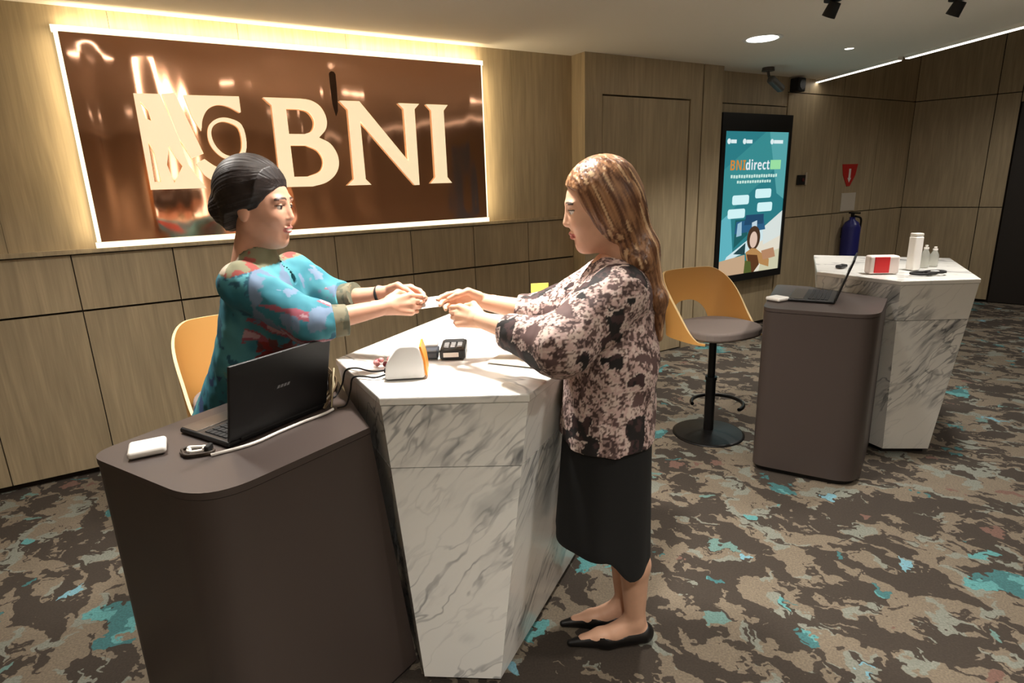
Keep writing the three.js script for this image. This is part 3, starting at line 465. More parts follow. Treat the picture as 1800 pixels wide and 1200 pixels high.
// ---------------------------------------------------------------- display totem and wall items
{
  const o = thing('display_screen', 'tall teal advertising screen in a black frame on the wall', 'screen', [...WP(5.145, -3.96).toArray()], TH);
  mesh('frame', mergeGeometries([span(-0.515, 0.515, 0.53, 2.115, 0, 0.07)]), M.black, o);
  mesh('bezel', mergeGeometries([span(-0.515, -0.46, 0.53, 2.115, 0.07, 0.085), span(0.475, 0.515, 0.53, 2.115, 0.07, 0.085), span(-0.46, 0.475, 1.955, 2.115, 0.07, 0.085), span(-0.46, 0.475, 0.53, 0.60, 0.07, 0.085)]), M.black, o);
  const cv = document.createElement('canvas'); cv.width = 480; cv.height = 696; const x = cv.getContext('2d');
  x.fillStyle = '#2d7f88'; x.fillRect(0, 0, 480, 696);
  const poly = (c, ...p) => { x.fillStyle = c; x.beginPath(); p.forEach(([a, b], i) => i ? x.lineTo(a, b) : x.moveTo(a, b)); x.closePath(); x.fill(); };
  poly('#3a8f93', [0, 180], [300, 0], [480, 0], [480, 120], [0, 420]); poly('#58a7ab', [330, 0], [480, 0], [480, 330], [420, 300]);
  poly('#63b7c4', [0, 420], [70, 380], [110, 620], [0, 640]); poly('#d5ecf0', [480, 400], [480, 560], [150, 600], [0, 640], [0, 690], [60, 600]); poly('#1f5f63', [110, 420], [200, 420], [210, 500], [110, 560]);
  poly('#c9a988', [0, 620], [200, 600], [210, 696], [0, 696]); poly('#e9e2d0', [240, 560], [480, 500], [480, 696], [240, 696]); poly('#23444a', [110, 590], [200, 540], [200, 600]);
  poly('#d3cfae', [340, 610], [480, 590], [480, 696], [320, 696]); poly('#dfe8e4', [330, 470], [480, 390], [480, 520], [340, 560]);
  x.fillStyle = '#e6f6f8'; for (const [a, b, w] of [[18, 34, 66], [130, 34, 70], [340, 34, 100]]) { x.beginPath(); x.arc(a + 12, b + 12, 13, 0, 7); x.fill(); x.fillRect(a + 26, b + 4, w - 26, 17); }
  x.font = 'bold 66px sans-serif'; x.fillStyle = '#d78a3c'; x.fillText('BNI', 44, 180); x.fillStyle = '#eef2f6'; x.fillText('direct', 160, 180); x.fillStyle = '#9fe6a8'; x.fillRect(352, 134, 84, 46);
  x.fillStyle = '#cfeee4'; for (let i = 0; i < 19; i++) x.fillRect(56 + i * 19, 202 + (i % 3), 14, 15); for (let i = 0; i < 14; i++) x.fillRect(104 + i * 19, 230 + (i % 2), 14, 13);
  x.fillStyle = '#d8fbfd'; for (const [a, b, w] of [[78, 300, 126], [250, 274, 126], [50, 366, 130], [272, 342, 120]]) { x.beginPath(); x.roundRect ? x.roundRect(a, b, w, 46, 12) : x.rect(a, b, w, 46); x.fill(); }
  poly('#2c5f86', [120, 430], [330, 420], [350, 480], [110, 490]); poly('#234b6c', [190, 400], [330, 400], [330, 450], [180, 450]); poly('#9fc4d8', [130, 440], [160, 430], [165, 500], [125, 505]); poly('#c7dbe6', [240, 440], [280, 430], [285, 500], [245, 505]);
  x.fillStyle = '#4a3527'; x.beginPath(); x.ellipse(262, 520, 52, 62, 0, 0, 7); x.fill(); x.fillStyle = '#e3c6b3'; x.beginPath(); x.ellipse(262, 528, 30, 42, 0, 0, 7); x.fill();
  poly('#b98a55', [205, 590], [250, 570], [285, 575], [330, 600], [400, 640], [400, 680], [330, 660], [290, 640], [220, 640]); poly('#5e3a22', [215, 600], [300, 610], [320, 660], [280, 696], [250, 696]); poly('#55602f', [205, 630], [250, 640], [262, 696], [200, 696]); poly('#b98a68', [330, 590], [430, 580], [450, 630], [350, 640]);
  const tx = new THREE.CanvasTexture(cv); tx.colorSpace = THREE.SRGBColorSpace;
  mesh('display', new THREE.PlaneGeometry(0.935, 1.355).translate(0.0075, 1.2775, 0.074), new THREE.MeshStandardMaterial({ color: 0x000000, roughness: 0.25, emissive: 0xffffff, emissiveMap: tx, emissiveIntensity: 0.75 }), o);
  const r = new THREE.RectAreaLight(new THREE.Color().setRGB(0.35, 0.75, 0.8), 0.25, 0.93, 1.35); r.position.set(0, 1.28, 0.09); r.rotation.y = Math.PI; o.add(r);
}
{
  const o = thing('wall_switch', 'small black wall reader beside the teal screen', 'switch', [...WP(5.97, -3.95, 1.44).toArray()], TH);
  mesh('plate', rbox(0.13, 0.10, 0.02, 0.006, 0, 0.05, 0.012), M.black, o); mesh('side_plate', rbox(0.03, 0.13, 0.014, 0.004, 0.088, 0.06, 0.008), mat(lin(190, 176, 156)), o); mesh('button', cyl(0.018, 0.018, 0.008, 0, 0, 0, 20).rotateX(Math.PI / 2).translate(0.02, 0.05, 0.025), mat(lin(90, 24, 20)), o);
}
{
  const o = thing('fire_sign', 'red triangular extinguisher sign on the far wall panel', 'sign', [...WP(6.87, -3.95, 1.40).toArray()], TH);
  mesh('plate', extr([[-0.15, 0.24], [0.15, 0.24], [0.12, 0.12], [0.03, 0.0], [-0.03, 0.0], [-0.12, 0.12]], 0.006), mat(lin(186, 32, 28), { roughness: 0.45 }), o);
  mesh('arrow', extr([[-0.018, 0.19], [0.018, 0.19], [0.018, 0.09], [0.035, 0.09], [0, 0.04], [-0.035, 0.09], [-0.018, 0.09]], 0.003).translate(0, 0, 0.006), M.white, o);
}
solo('notice_plate', rbox(0.28, 0.2, 0.008, 0.002, 0, 0.1, 0.004), mat(lin(206, 196, 180), { roughness: 0.5 }), 'pale notice plate below the red triangular sign', 'notice', [...WP(6.9, -3.95, 1.125).toArray()], TH);
{
  const o = thing('blue_extinguisher', 'dark blue cylinder hung on the far wall below the notice', 'extinguisher', [...WP(6.86, -3.85, 0.58).toArray()], TH);
  mesh('cylinder', new THREE.LatheGeometry([[0, 0], [0.085, 0], [0.095, 0.02], [0.095, 0.36], [0.07, 0.42], [0.03, 0.45], [0.03, 0.48], [0, 0.48]].map(p => new THREE.Vector2(...p)), 36), mat(lin(42, 44, 120), { roughness: 0.35 }), o);
  mesh('valve', mergeGeometries([cyl(0.02, 0.02, 0.05, 0, 0.5, 0, 16), box(0.03, 0.015, 0.12, 0, 0.525, 0.02)]), M.blackMetal, o);
  mesh('hose', tube([[0.02, 0.49, 0.02], [0.1, 0.46, 0.04], [0.125, 0.36, 0.03], [0.11, 0.2, 0.02]], 0.011, 30), M.blackMatte, o);
  mesh('bracket', box(0.06, 0.12, 0.03, 0, 0.3, -0.088), M.blackMetal, o);
}
{
  const o = thing('wall_speaker', 'small black speaker at the far end of the light slot', 'speaker', [...WP(5.72, -3.95, 2.335).toArray()], TH);
  mesh('cabinet', rbox(0.12, 0.13, 0.1, 0.015, 0, 0.065, 0.052), M.blackMatte, o); mesh('grille', cyl(0.045, 0.045, 0.006, 0, 0, 0, 28).rotateX(Math.PI / 2).translate(0, 0.065, 0.104), M.black, o);
}
{
  const o = thing('security_camera', 'dark ceiling camera on a slanted arm above the teal screen', 'camera', [...WP(4.98, -3.7, CEIL).toArray()], TH);
  mesh('mount', cyl(0.05, 0.055, 0.03, 0, -0.015, 0, 24), mat(lin(90, 84, 78)), o); mesh('arm', tube([[0, -0.03, 0], [0.01, -0.08, 0.01], [0.05, -0.12, 0.03]], 0.012, 16), mat(lin(70, 66, 62)), o);
  mesh('housing', rbox(0.2, 0.06, 0.07, 0.02, 0, 0, 0).rotateZ(-0.45).translate(0.07, -0.14, 0.04), mat(lin(96, 92, 88), { roughness: 0.4 }), o);
}
for (const [x, z, lab] of [[1.82, -3.60, 'black spotlight on the ceiling at the top edge, left one'], [2.55, -3.66, 'black spotlight on the ceiling at the top edge, right one']]) {
  const o = thing('ceiling_spotlight', lab, 'spotlight', [x, CEIL, z], 0.5, 'black spotlights on the ceiling');
  mesh('base', cyl(0.045, 0.045, 0.02, 0, -0.01, 0, 24), M.blackMatte, o); mesh('head', cyl(0.03, 0.036, 0.075, 0, 0, 0, 24).rotateX(0.5).translate(0, -0.062, 0), M.blackMatte, o);
}
// ---------------------------------------------------------------- people: smooth distance fields meshed on fine grids
const smin = (a, b, k) => { const h = clamp(0.5 + 0.5 * (b - a) / k); return mix(b, a, h) - k * h * (1 - h); };
const cap = (a, b, r1, r2) => { const bx = b[0] - a[0], by = b[1] - a[1], bz = b[2] - a[2], L = bx * bx + by * by + bz * bz; return (x, y, z) => { const px = x - a[0], py = y - a[1], pz = z - a[2], t = clamp((px * bx + py * by + pz * bz) / L); return Math.hypot(px - bx * t, py - by * t, pz - bz * t) - (r1 + (r2 - r1) * t); }; };
// capsule with its cross-section stretched by f along z
const capZ = (a, b, r1, r2, f) => { const c = cap([a[0], a[1], a[2] / f], [b[0], b[1], b[2] / f], r1, r2); return (x, y, z) => c(x, y, z / f); };
const ell = (c, r) => (x, y, z) => { const px = (x - c[0]) / r[0], py = (y - c[1]) / r[1], pz = (z - c[2]) / r[2], k0 = Math.hypot(px, py, pz), k1 = Math.hypot(px / r[0], py / r[1], pz / r[2]); return k0 < 1e-6 ? -Math.min(...r) : k0 * (k0 - 1) / k1; };
const blend = (list, k) => (x, y, z) => { let d = list[0](x, y, z); for (let i = 1; i < list.length; i++) d = smin(d, list[i](x, y, z), k); return d; };
function surfaceNets(sdf, lo, hi, h, colour) {
  const n = [0, 1, 2].map(i => Math.ceil((hi[i] - lo[i]) / h) + 1), [nx, ny, nz] = n, val = new Float32Array(nx * ny * nz);
  // coarse pass skips empty blocks
  const B = 4; for (let k = 0; k < nz; k += B) for (let j = 0; j < ny; j += B) for (let i = 0; i < nx; i += B) {
    const c = sdf(lo[0] + (i + B / 2) * h, lo[1] + (j + B / 2) * h, lo[2] + (k + B / 2) * h), far = Math.abs(c) > h * B * 2.2 + 0.012;
    for (let kk = k; kk < Math.min(k + B, nz); kk++) for (let jj = j; jj < Math.min(j + B, ny); jj++) for (let ii = i; ii < Math.min(i + B, nx); ii++) val[(kk * ny + jj) * nx + ii] = far ? c : sdf(lo[0] + ii * h, lo[1] + jj * h, lo[2] + kk * h);
  }
  const vid = new Int32Array(nx * ny * nz).fill(-1), pos = [], idx = [], V = (i, j, k) => val[(k * ny + j) * nx + i];
  for (let k = 0; k < nz - 1; k++) for (let j = 0; j < ny - 1; j++) for (let i = 0; i < nx - 1; i++) {
    let sx = 0, sy = 0, sz = 0, c = 0, m = 0; for (let q = 0; q < 8; q++) if (V(i + (q & 1), j + (q >> 1 & 1), k + (q >> 2)) < 0) m |= 1 << q;
    if (m === 0 || m === 255) continue;
    for (let q = 0; q < 8; q++) for (let e = 0; e < 3; e++) { const q2 = q | (1 << e); if (q2 === q) continue; if (((m >> q) & 1) === ((m >> q2) & 1)) continue; const a = V(i + (q & 1), j + (q >> 1 & 1), k + (q >> 2)), b = V(i + (q2 & 1), j + (q2 >> 1 & 1), k + (q2 >> 2)), t = a / (a - b); sx += (q & 1) + (e === 0 ? t : 0); sy += (q >> 1 & 1) + (e === 1 ? t : 0); sz += (q >> 2) + (e === 2 ? t : 0); c++; }
    vid[(k * ny + j) * nx + i] = pos.length / 3; pos.push(lo[0] + (i + sx / c) * h, lo[1] + (j + sy / c) * h, lo[2] + (k + sz / c) * h);
  }
  const id = (i, j, k) => vid[(k * ny + j) * nx + i], quad = (a, b, c, d, f) => { if (a < 0 || b < 0 || c < 0 || d < 0) return; if (f) idx.push(a, b, c, a, c, d); else idx.push(a, c, b, a, d, c); };
  for (let k = 1; k < nz - 1; k++) for (let j = 1; j < ny - 1; j++) for (let i = 1; i < nx - 1; i++) {
    const s = V(i, j, k) < 0;
    if (s !== V(i + 1, j, k) < 0) quad(id(i, j - 1, k - 1), id(i, j, k - 1), id(i, j, k), id(i, j - 1, k), s);
    if (s !== V(i, j + 1, k) < 0) quad(id(i - 1, j, k - 1), id(i - 1, j, k), id(i, j, k), id(i, j, k - 1), s);
    if (s !== V(i, j, k + 1) < 0) quad(id(i - 1, j - 1, k), id(i, j - 1, k), id(i, j, k), id(i - 1, j, k), s);
  }
  const g = new THREE.BufferGeometry(); g.setAttribute('position', new THREE.Float32BufferAttribute(pos, 3)); g.setIndex(idx);
  const nor = new Float32Array(pos.length), col = new Float32Array(pos.length), e = h * 0.5;
  for (let i = 0; i < pos.length; i += 3) { const x = pos[i], y = pos[i + 1], z = pos[i + 2]; const a = sdf(x + e, y, z) - sdf(x - e, y, z), b = sdf(x, y + e, z) - sdf(x, y - e, z), c = sdf(x, y, z + e) - sdf(x, y, z - e), L = Math.hypot(a, b, c) || 1; nor[i] = a / L; nor[i + 1] = b / L; nor[i + 2] = c / L; const q = colour ? colour(x, y, z) : [1, 1, 1]; col[i] = q[0]; col[i + 1] = q[1]; col[i + 2] = q[2]; }
  g.setAttribute('normal', new THREE.BufferAttribute(nor, 3)); g.setAttribute('color', new THREE.BufferAttribute(col, 3)); return g;
}
const LC = (r, g, b) => { const c = lin(r, g, b); return [c.r, c.g, c.b]; };
const cmix = (a, b, t) => [mix(a[0], b[0], t), mix(a[1], b[1], t), mix(a[2], b[2], t)];
const vcol = (o = {}) => new THREE.MeshPhysicalMaterial(Object.assign({ color: 0xffffff, vertexColors: true, roughness: 0.6 }, o));
// head frame: f forward, u up, s side (towards the camera)
function headFrame(c, yaw, tilt) { const f = [Math.cos(tilt) * Math.cos(yaw), -Math.sin(tilt), -Math.cos(tilt) * Math.sin(yaw)], u = [Math.sin(tilt) * Math.cos(yaw), Math.cos(tilt), -Math.sin(tilt) * Math.sin(yaw)], s = [f[1] * u[2] - f[2] * u[1], f[2] * u[0] - f[0] * u[2], f[0] * u[1] - f[1] * u[0]];
  return { toL: (x, y, z) => { const a = x - c[0], b = y - c[1], d = z - c[2]; return [a * f[0] + b * f[1] + d * f[2], a * u[0] + b * u[1] + d * u[2], a * s[0] + b * s[1] + d * s[2]]; }, toW: (p) => [0, 1, 2].map(i => c[i] + p[0] * f[i] + p[1] * u[i] + p[2] * s[i]) }; }
const skullS = (() => { const a = ell([-0.012, 0.03, 0], [0.094, 0.09, 0.074]), b = ell([0.03, -0.028, 0], [0.062, 0.088, 0.058]); return (x, y, z) => smin(a(x, y, z), b(x, y, z), 0.035); })();
const faceSDF = (() => {
  const skull = ell([-0.012, 0.03, 0], [0.094, 0.09, 0.074]), face = ell([0.03, -0.028, 0], [0.062, 0.088, 0.058]), chin = cap([0.035, -0.088, 0], [0.066, -0.1, 0], 0.026, 0.016), neck = cap([-0.022, -0.06, 0], [-0.05, -0.2, 0], 0.047, 0.052);
  const nose = blend([cap([0.086, 0.012, 0], [0.0985, -0.024, 0], 0.006, 0.0098), ell([0.092, -0.029, 0], [0.010, 0.0075, 0.0145])], 0.006), lipU = ell([0.0895, -0.056, 0], [0.009, 0.006, 0.02]), lipL = ell([0.0875, -0.067, 0], [0.009, 0.0065, 0.017]), mouth = cap([0.098, -0.0615, -0.016], [0.098, -0.0615, 0.016], 0.0022, 0.0022);
  return (x, y, z0) => { const z = Math.abs(z0); let d = smin(skull(x, y, z), face(x, y, z), 0.035);
    d = smin(d, chin(x, y, z), 0.03); d = smin(d, jaw(x, y, z), 0.03); d = smin(d, cheek(x, y, z), 0.02);
    d = smin(d, brow(x, y, z), 0.015); const so = socket(x, y, z); d = -smin(-d, so, 0.012);
    d = smin(d, nose(x, y, z), 0.008); d = smin(d, lipU(x, y, z), 0.005); d = smin(d, lipL(x, y, z), 0.005); d = -smin(-d, mouth(x, y, z), 0.003);
    d = Math.min(d, eye(x, y, z)); d = Math.min(d, Math.max(lidU(x, y, z), -(y - 0.0085))); d = smin(d, neck(x, y, z), 0.03); d = smin(d, ear(x, y, z), 0.006); return d; };
})();
const jaw = cap([-0.012, -0.055, 0.044], [0.045, -0.094, 0.014], 0.022, 0.02), cheek = ell([0.058, -0.025, 0.032], [0.024, 0.022, 0.02]), brow = ell([0.076, 0.026, 0.026], [0.013, 0.008, 0.022]), socket = ell([0.098, 0.008, 0.03], [0.016, 0.011, 0.016]), eye = ell([0.074, 0.006, 0.03], [0.0125, 0.0118, 0.0125]), lidU = ell([0.0745, 0.0065, 0.03], [0.0138, 0.0128, 0.0138]), ear = ell([-0.012, -0.012, 0.073], [0.017, 0.03, 0.01]);
function faceColour(L, skin, smile) { const [x, y, z0] = L, z = Math.abs(z0);
  let c = skin; const n = 1 + 0.03 * noise3(x * 90, y * 90, z0 * 90); c = [c[0] * n, c[1] * n, c[2] * n];
  const lip = ((y + 0.0615) / 0.012) ** 2 + (z / 0.021) ** 2; if (x > 0.075 && lip < 1) c = LC(192, 108, 98);
  if (smile && x > 0.08 && Math.abs(y + 0.0615) < 0.003 && z < 0.014) c = LC(236, 228, 220);
  const ex = Math.hypot(x - 0.074, y - 0.006, z - 0.03); if (x > 0.072 && ex < 0.0132 && y < 0.0095 && y > -0.004) { c = LC(226, 220, 214); if (Math.hypot(y - 0.004, z - 0.03) < 0.0062) c = LC(34, 24, 20); }
  if (x > 0.066 && y > 0.0075 && y < 0.0115 && Math.abs(z - 0.03) < 0.016) c = LC(36, 26, 24);
  const by = 0.0275 + 0.004 * (1 - ((z - 0.028) / 0.02) ** 2); if (x > 0.055 && Math.abs(y - by) < 0.0034 && z > 0.01 && z < 0.05) c = LC(62, 46, 40);
  return c; }
function handSDF(w, X, Y, Z, curl = 1) {
  const loc = (x, y, z) => { const a = x - w[0], b = y - w[1], c = z - w[2]; return [a * X[0] + b * X[1] + c * X[2], a * Y[0] + b * Y[1] + c * Y[2], a * Z[0] + b * Z[1] + c * Z[2]]; };
  const palm = blend([cap([0, 0, 0.012], [0.078, 0, 0.026], 0.014, 0.0125), cap([0, 0, -0.012], [0.074, 0, -0.025], 0.0135, 0.0115), cap([0, 0, 0], [0.078, 0.002, 0], 0.0155, 0.0125), cap([-0.035, 0, 0], [0.01, 0, 0], 0.0235, 0.02)], 0.014);
  const fing = []; const add = (base, ang, seg, r) => { let p = base, parts = []; seg.forEach((l, i) => { const a = ang[i] * curl, q = [p[0] + l * Math.cos(a), p[1] - l * Math.sin(a), p[2] + (base[3] || 0) * l]; parts.push(cap(p, q, r - i * 0.0007, r - (i + 1) * 0.0007)); p = q; }); fing.push(blend(parts, 0.003)); };
  add([0.078, 0.002, 0.027, -0.12], [0.3, 0.75, 1.05], [0.036, 0.024, 0.019], 0.0086); add([0.081, 0.003, 0.009, -0.03], [0.45, 1.05, 1.5], [0.038, 0.026, 0.02], 0.0088); add([0.078, 0.002, -0.009, 0.03], [0.55, 1.25, 1.8], [0.036, 0.024, 0.019], 0.0084); add([0.071, 0, -0.0255, 0.1], [0.6, 1.4, 1.95], [0.03, 0.018, 0.016], 0.0074);
  fing.push(blend([cap([0.012, -0.006, 0.022], [0.045, -0.02, 0.042], 0.0145, 0.0115), cap([0.045, -0.02, 0.042], [0.078, -0.033, 0.034], 0.0112, 0.0095), cap([0.078, -0.033, 0.034], [0.104, -0.04, 0.022], 0.0094, 0.0074)], 0.005));
  return (x, y, z) => { const [a, b, c] = loc(x, y, z); const p = palm(a, b, c); let d = p; for (const f of fing) d = Math.min(d, smin(p, f(a, b, c), 0.006)); return d; };
}
const norm = v => { const l = Math.hypot(...v); return v.map(c => c / l); }, cross = (a, b) => [a[1] * b[2] - a[2] * b[1], a[2] * b[0] - a[0] * b[2], a[0] * b[1] - a[1] * b[0]];
function handAt(w, X, Yhint, up) { X = norm(X); const d = Yhint[0] * X[0] + Yhint[1] * X[1] + Yhint[2] * X[2], Y = norm(Yhint.map((c, i) => c - d * X[i])); let Z = cross(X, Y); if (Z[1] * up < 0) Z = Z.map(c => -c); return handSDF(w, X, Y, Z); }
function around(p, r) { return [p.map(c => c - r), p.map(c => c + r)]; }
function personMesh(name, parts, material, parent, base) { const g = parts.length > 1 ? mergeGeometries(parts) : parts[0]; g.translate(-base[0], -base[1], -base[2]); return mesh(name, g, material, parent); }
const skinMat = vcol({ roughness: 0.5, sheen: 0.2, sheenRoughness: 0.5 }), clothMat = vcol({ roughness: 0.8, sheen: 0.3 });

// ---- the customer: long light brown hair, patterned blouse, black skirt
{
  const base = [0.33, 0, -1.75], P = thing('person', 'woman with long light brown hair in patterned blouse and black skirt', 'person', base);
  const SK = LC(214, 168, 140), H = headFrame([0.257, 1.48, -1.71], Math.PI, 0.2);
  const shN = [0.295, 1.275, -1.585], elN = [0.13, 1.125, -1.535], wrN = [-0.095, 1.157, -1.745], shF = [0.295, 1.275, -1.835], elF = [0.125, 1.14, -1.85], wrF = [-0.09, 1.187, -1.875];
  const kN = [0.335, 0.47, -1.665], aN = [0.392, 0.085, -1.722], kF = [0.32, 0.47, -1.79], aF = [0.375, 0.085, -1.81];
  const foot = (a, dz) => [cap(a, [a[0] - 0.075, 0.05, a[2] + dz], 0.032, 0.027), cap([a[0] + 0.022, 0.042, a[2]], [a[0] - 0.12, 0.032, a[2] + dz], 0.03, 0.026), cap([a[0] - 0.12, 0.032, a[2] + dz], [a[0] - 0.185, 0.026, a[2] + dz * 1.2], 0.028, 0.016)];
  const bodyS = blend([capZ([0.30, 1.22, -1.70], [0.285, 0.9, -1.70], 0.09, 0.10, 1.25), capZ([0.285, 0.84, -1.71], [0.29, 0.78, -1.71], 0.105, 0.10, 1.3), cap(shN, elN, 0.046, 0.04), cap(elN, wrN, 0.042, 0.025), cap(shF, elF, 0.046, 0.04), cap(elF, wrF, 0.042, 0.025), cap([0.29, 1.30, -1.71], [0.30, 1.20, -1.71], 0.055, 0.08),
    cap([0.30, 0.80, -1.645], kN, 0.08, 0.055), cap(kN, [0.378, 0.33, -1.69], 0.053, 0.05), cap([0.378, 0.33, -1.69], aN, 0.05, 0.033), cap([0.30, 0.80, -1.78], kF, 0.08, 0.055), cap(kF, [0.36, 0.33, -1.80], 0.053, 0.05), cap([0.36, 0.33, -1.80], aF, 0.05, 0.033), ...foot(aN, 0.012), ...foot(aF, 0.008)], 0.022);
  const headS = (x, y, z) => { const l = H.toL(x, y, z); return faceSDF(l[0], l[1], l[2]); };
  const hN = handAt(wrN, [-0.145, 0.012, -0.085], [0.05, 0.25, 1], 1), hF = handAt(wrF, [-0.15, 0.012, -0.005], [0, 0.25, -1], 1);
  const skin = (x, y, z) => { const n = 1 + 0.04 * noise3(x * 60, y * 60, z * 60); return SK.map(c => c * n); };
  personMesh('body', [surfaceNets(bodyS, [-0.14, -0.01, -2.0], [0.5, 1.4, -1.42], 0.008, skin), surfaceNets(headS, [0.1, 1.27, -1.83], [0.42, 1.63, -1.59], 0.0032, (x, y, z) => faceColour(H.toL(x, y, z), SK, false)), surfaceNets(hN, ...around([wrN[0] - 0.06, wrN[1], wrN[2] - 0.04], 0.11), 0.003, skin), surfaceNets(hF, ...around([wrF[0] - 0.06, wrF[1], wrF[2]], 0.11), 0.003, skin)], skinMat, P, base);
  // hair: cap over the skull, curtain over the ear, long fall down the back
  const hcap = ell([-0.018, 0.042, 0], [0.106, 0.097, 0.09]), curtain = ell([-0.035, -0.02, 0], [0.085, 0.1, 0.094]);
  const fall = blend([capZ(H.toW([-0.06, 0.0, 0]), [0.375, 1.36, -1.70], 0.066, 0.048, 1.25), capZ([0.375, 1.36, -1.70], [0.418, 1.22, -1.69], 0.048, 0.03, 1.7), capZ([0.418, 1.22, -1.69], [0.43, 1.10, -1.69], 0.03, 0.014, 2.4)], 0.03);
  const lock = cap(H.toW([-0.01, -0.06, 0.078]), [0.36, 1.33, -1.63], 0.022, 0.03);
  const line = y => y > 0.06 ? mix(0.062, 0.098, clamp((y - 0.06) / 0.03)) : y > 0 ? mix(0.05, 0.062, y / 0.06) : mix(0.012, 0.05, clamp(1 + y / 0.11));
  const strand = (x, y, z) => { const l = H.toL(x, y, z); return [curveX(y) - x, l]; };
  const CY = [1.05, 1.1, 1.22, 1.36, 1.5, 1.62, 1.7], CX = [0.434, 0.43, 0.414, 0.372, 0.312, 0.248, 0.21]; function curveX(y) { let i = 0; while (i < 5 && y > CY[i + 1]) i++; const t = clamp((y - CY[i]) / (CY[i + 1] - CY[i])), m = j => (CX[Math.min(j + 1, 6)] - CX[Math.max(j - 1, 0)]) / (CY[Math.min(j + 1, 6)] - CY[Math.max(j - 1, 0)]), h = CY[i + 1] - CY[i], t2 = t * t, t3 = t2 * t; return (2 * t3 - 3 * t2 + 1) * CX[i] + (t3 - 2 * t2 + t) * h * m(i) + (3 * t2 - 2 * t3) * CX[i + 1] + (t3 - t2) * h * m(i + 1); }
  const hairS = (x, y, z) => { const [q, l] = strand(x, y, z); let d = smin(hcap(...l), curtain(...l), 0.03); d = smin(d, fall(x, y, z), 0.03); d = smin(d, lock(x, y, z), 0.02); const cut = l[0] - line(l[1]); if (l[1] > -0.14) d = -smin(-d, -cut, 0.008); d += 0.0012 * noise3(q * 260, l[2] * 220, y * 2.2); return d; };
  const hairC = (x, y, z) => { const [q, l] = strand(x, y, z); const n = noise3(q * 150, l[2] * 120, y * 2) * 0.6 + noise3(q * 330, l[2] * 290, y * 3) * 0.4; let c = cmix(LC(92, 58, 38), LC(168, 124, 88), sstep(-0.45, 0.5, n)); if (noise3(q * 110 + 7, l[2] * 70, 3 + y * 1.5) > 0.38) c = LC(206, 172, 134); return c; };
  personMesh('hair', [surfaceNets(hairS, [0.12, 1.04, -1.85], [0.5, 1.64, -1.56], 0.0038, hairC)], vcol({ roughness: 0.38 }), P, base);
  // blouse
  const slN = [0.005, 1.135, -1.645], slF = [0.045, 1.155, -1.862];
  const blS = blend([capZ([0.30, 1.215, -1.705], [0.295, 1.05, -1.70], 0.115, 0.135, 1.22), capZ([0.295, 1.05, -1.70], [0.283, 0.76, -1.70], 0.132, 0.145, 1.2), ell([0.215, 1.13, -1.70], [0.085, 0.11, 0.13]), cap([0.30, 1.25, -1.60], elN, 0.083, 0.085), cap(elN, slN, 0.083, 0.056), cap([0.30, 1.25, -1.82], elF, 0.078, 0.07), cap(elF, slF, 0.072, 0.056), cap([0.31, 1.285, -1.71], [0.31, 1.2, -1.71], 0.075, 0.1)], 0.035);
  const endN = norm([slN[0] - elN[0], slN[1] - elN[1], slN[2] - elN[2]]), endF = norm([slF[0] - elF[0], slF[1] - elF[1], slF[2] - elF[2]]), neckHole = blend([cap(H.toW([-0.03, -0.06, 0]), H.toW([-0.052, -0.185, 0]), 0.056, 0.062), cap(H.toW([0.0, -0.12, 0]), [0.19, 1.21, -1.71], 0.035, 0.02)], 0.02);
  const blouse = (x, y, z) => { let d = blS(x, y, z) + 0.0045 * noise3(x * 16, y * 9, z * 16) + 0.0022 * noise3(x * 42, y * 22, z * 42); d = Math.max(d, 0.792 + 0.008 * noise3(x * 25, 1, z * 25) - y); const eN = (x - slN[0]) * endN[0] + (y - slN[1]) * endN[1] + (z - slN[2]) * endN[2], eF = (x - slF[0]) * endF[0] + (y - slF[1]) * endF[1] + (z - slF[2]) * endF[2]; if (eN > -0.02 && z > -1.78 && x < 0.12) d = Math.max(d, eN - 0.03); if (eF > -0.02 && x < 0.1 && z < -1.77) d = Math.max(d, eF - 0.03); return Math.max(d, -neckHole(x, y, z)); };
  const print = (x, y, z) => { const big = fbm3(x * 14 + 2.2, y * 14 + 0.7, z * 14 + 5.1), mid = fbm3(x * 40 + 9, y * 40, z * 40), fine = noise3(x * 190, y * 190, z * 190), f2 = noise3(x * 125 + 4, y * 125, z * 125 + 1);
    let c = LC(194, 166, 160); if (f2 > 0.1) c = LC(92, 72, 68); if (fine > 0.3) c = LC(212, 192, 184); if (mid > 0.2) c = fine > 0.1 ? LC(150, 126, 120) : LC(70, 52, 50); if (mid < -0.26) c = fine > 0.2 ? LC(120, 100, 94) : LC(204, 184, 174); if (big > 0.24) c = mid > -0.1 ? LC(24, 19, 19) : LC(62, 42, 42); if (big > 0.21 && big <= 0.24) c = LC(206, 188, 178); if (big < -0.42) c = LC(96, 74, 72); return c; };
  personMesh('blouse', [surfaceNets(blouse, [-0.1, 0.76, -2.0], [0.5, 1.4, -1.4], 0.0042, print)], clothMat, P, base);
  // skirt, thin sheet with a lower back hem
  { const pos = [], idx = [], N = 64, K = 16; for (const s of [0, 1]) for (let j = 0; j <= K; j++) for (let i = 0; i <= N; i++) { const a = i / N * Math.PI * 2, ca = Math.cos(a), sa = Math.sin(a), v = j / K, hem = mix(0.455, 0.375, sstep(-0.1, 0.45, ca)) , y = mix(0.83, hem, v), rx = mix(0.135, 0.153, v) - s * 0.006, rz = mix(0.165, 0.185, v) - s * 0.006, f = 1 + 0.03 * v * Math.sin(a * 7 + 1); pos.push(mix(0.286, 0.272, v) + rx * ca * f, y, -1.705 + rz * sa * f); }
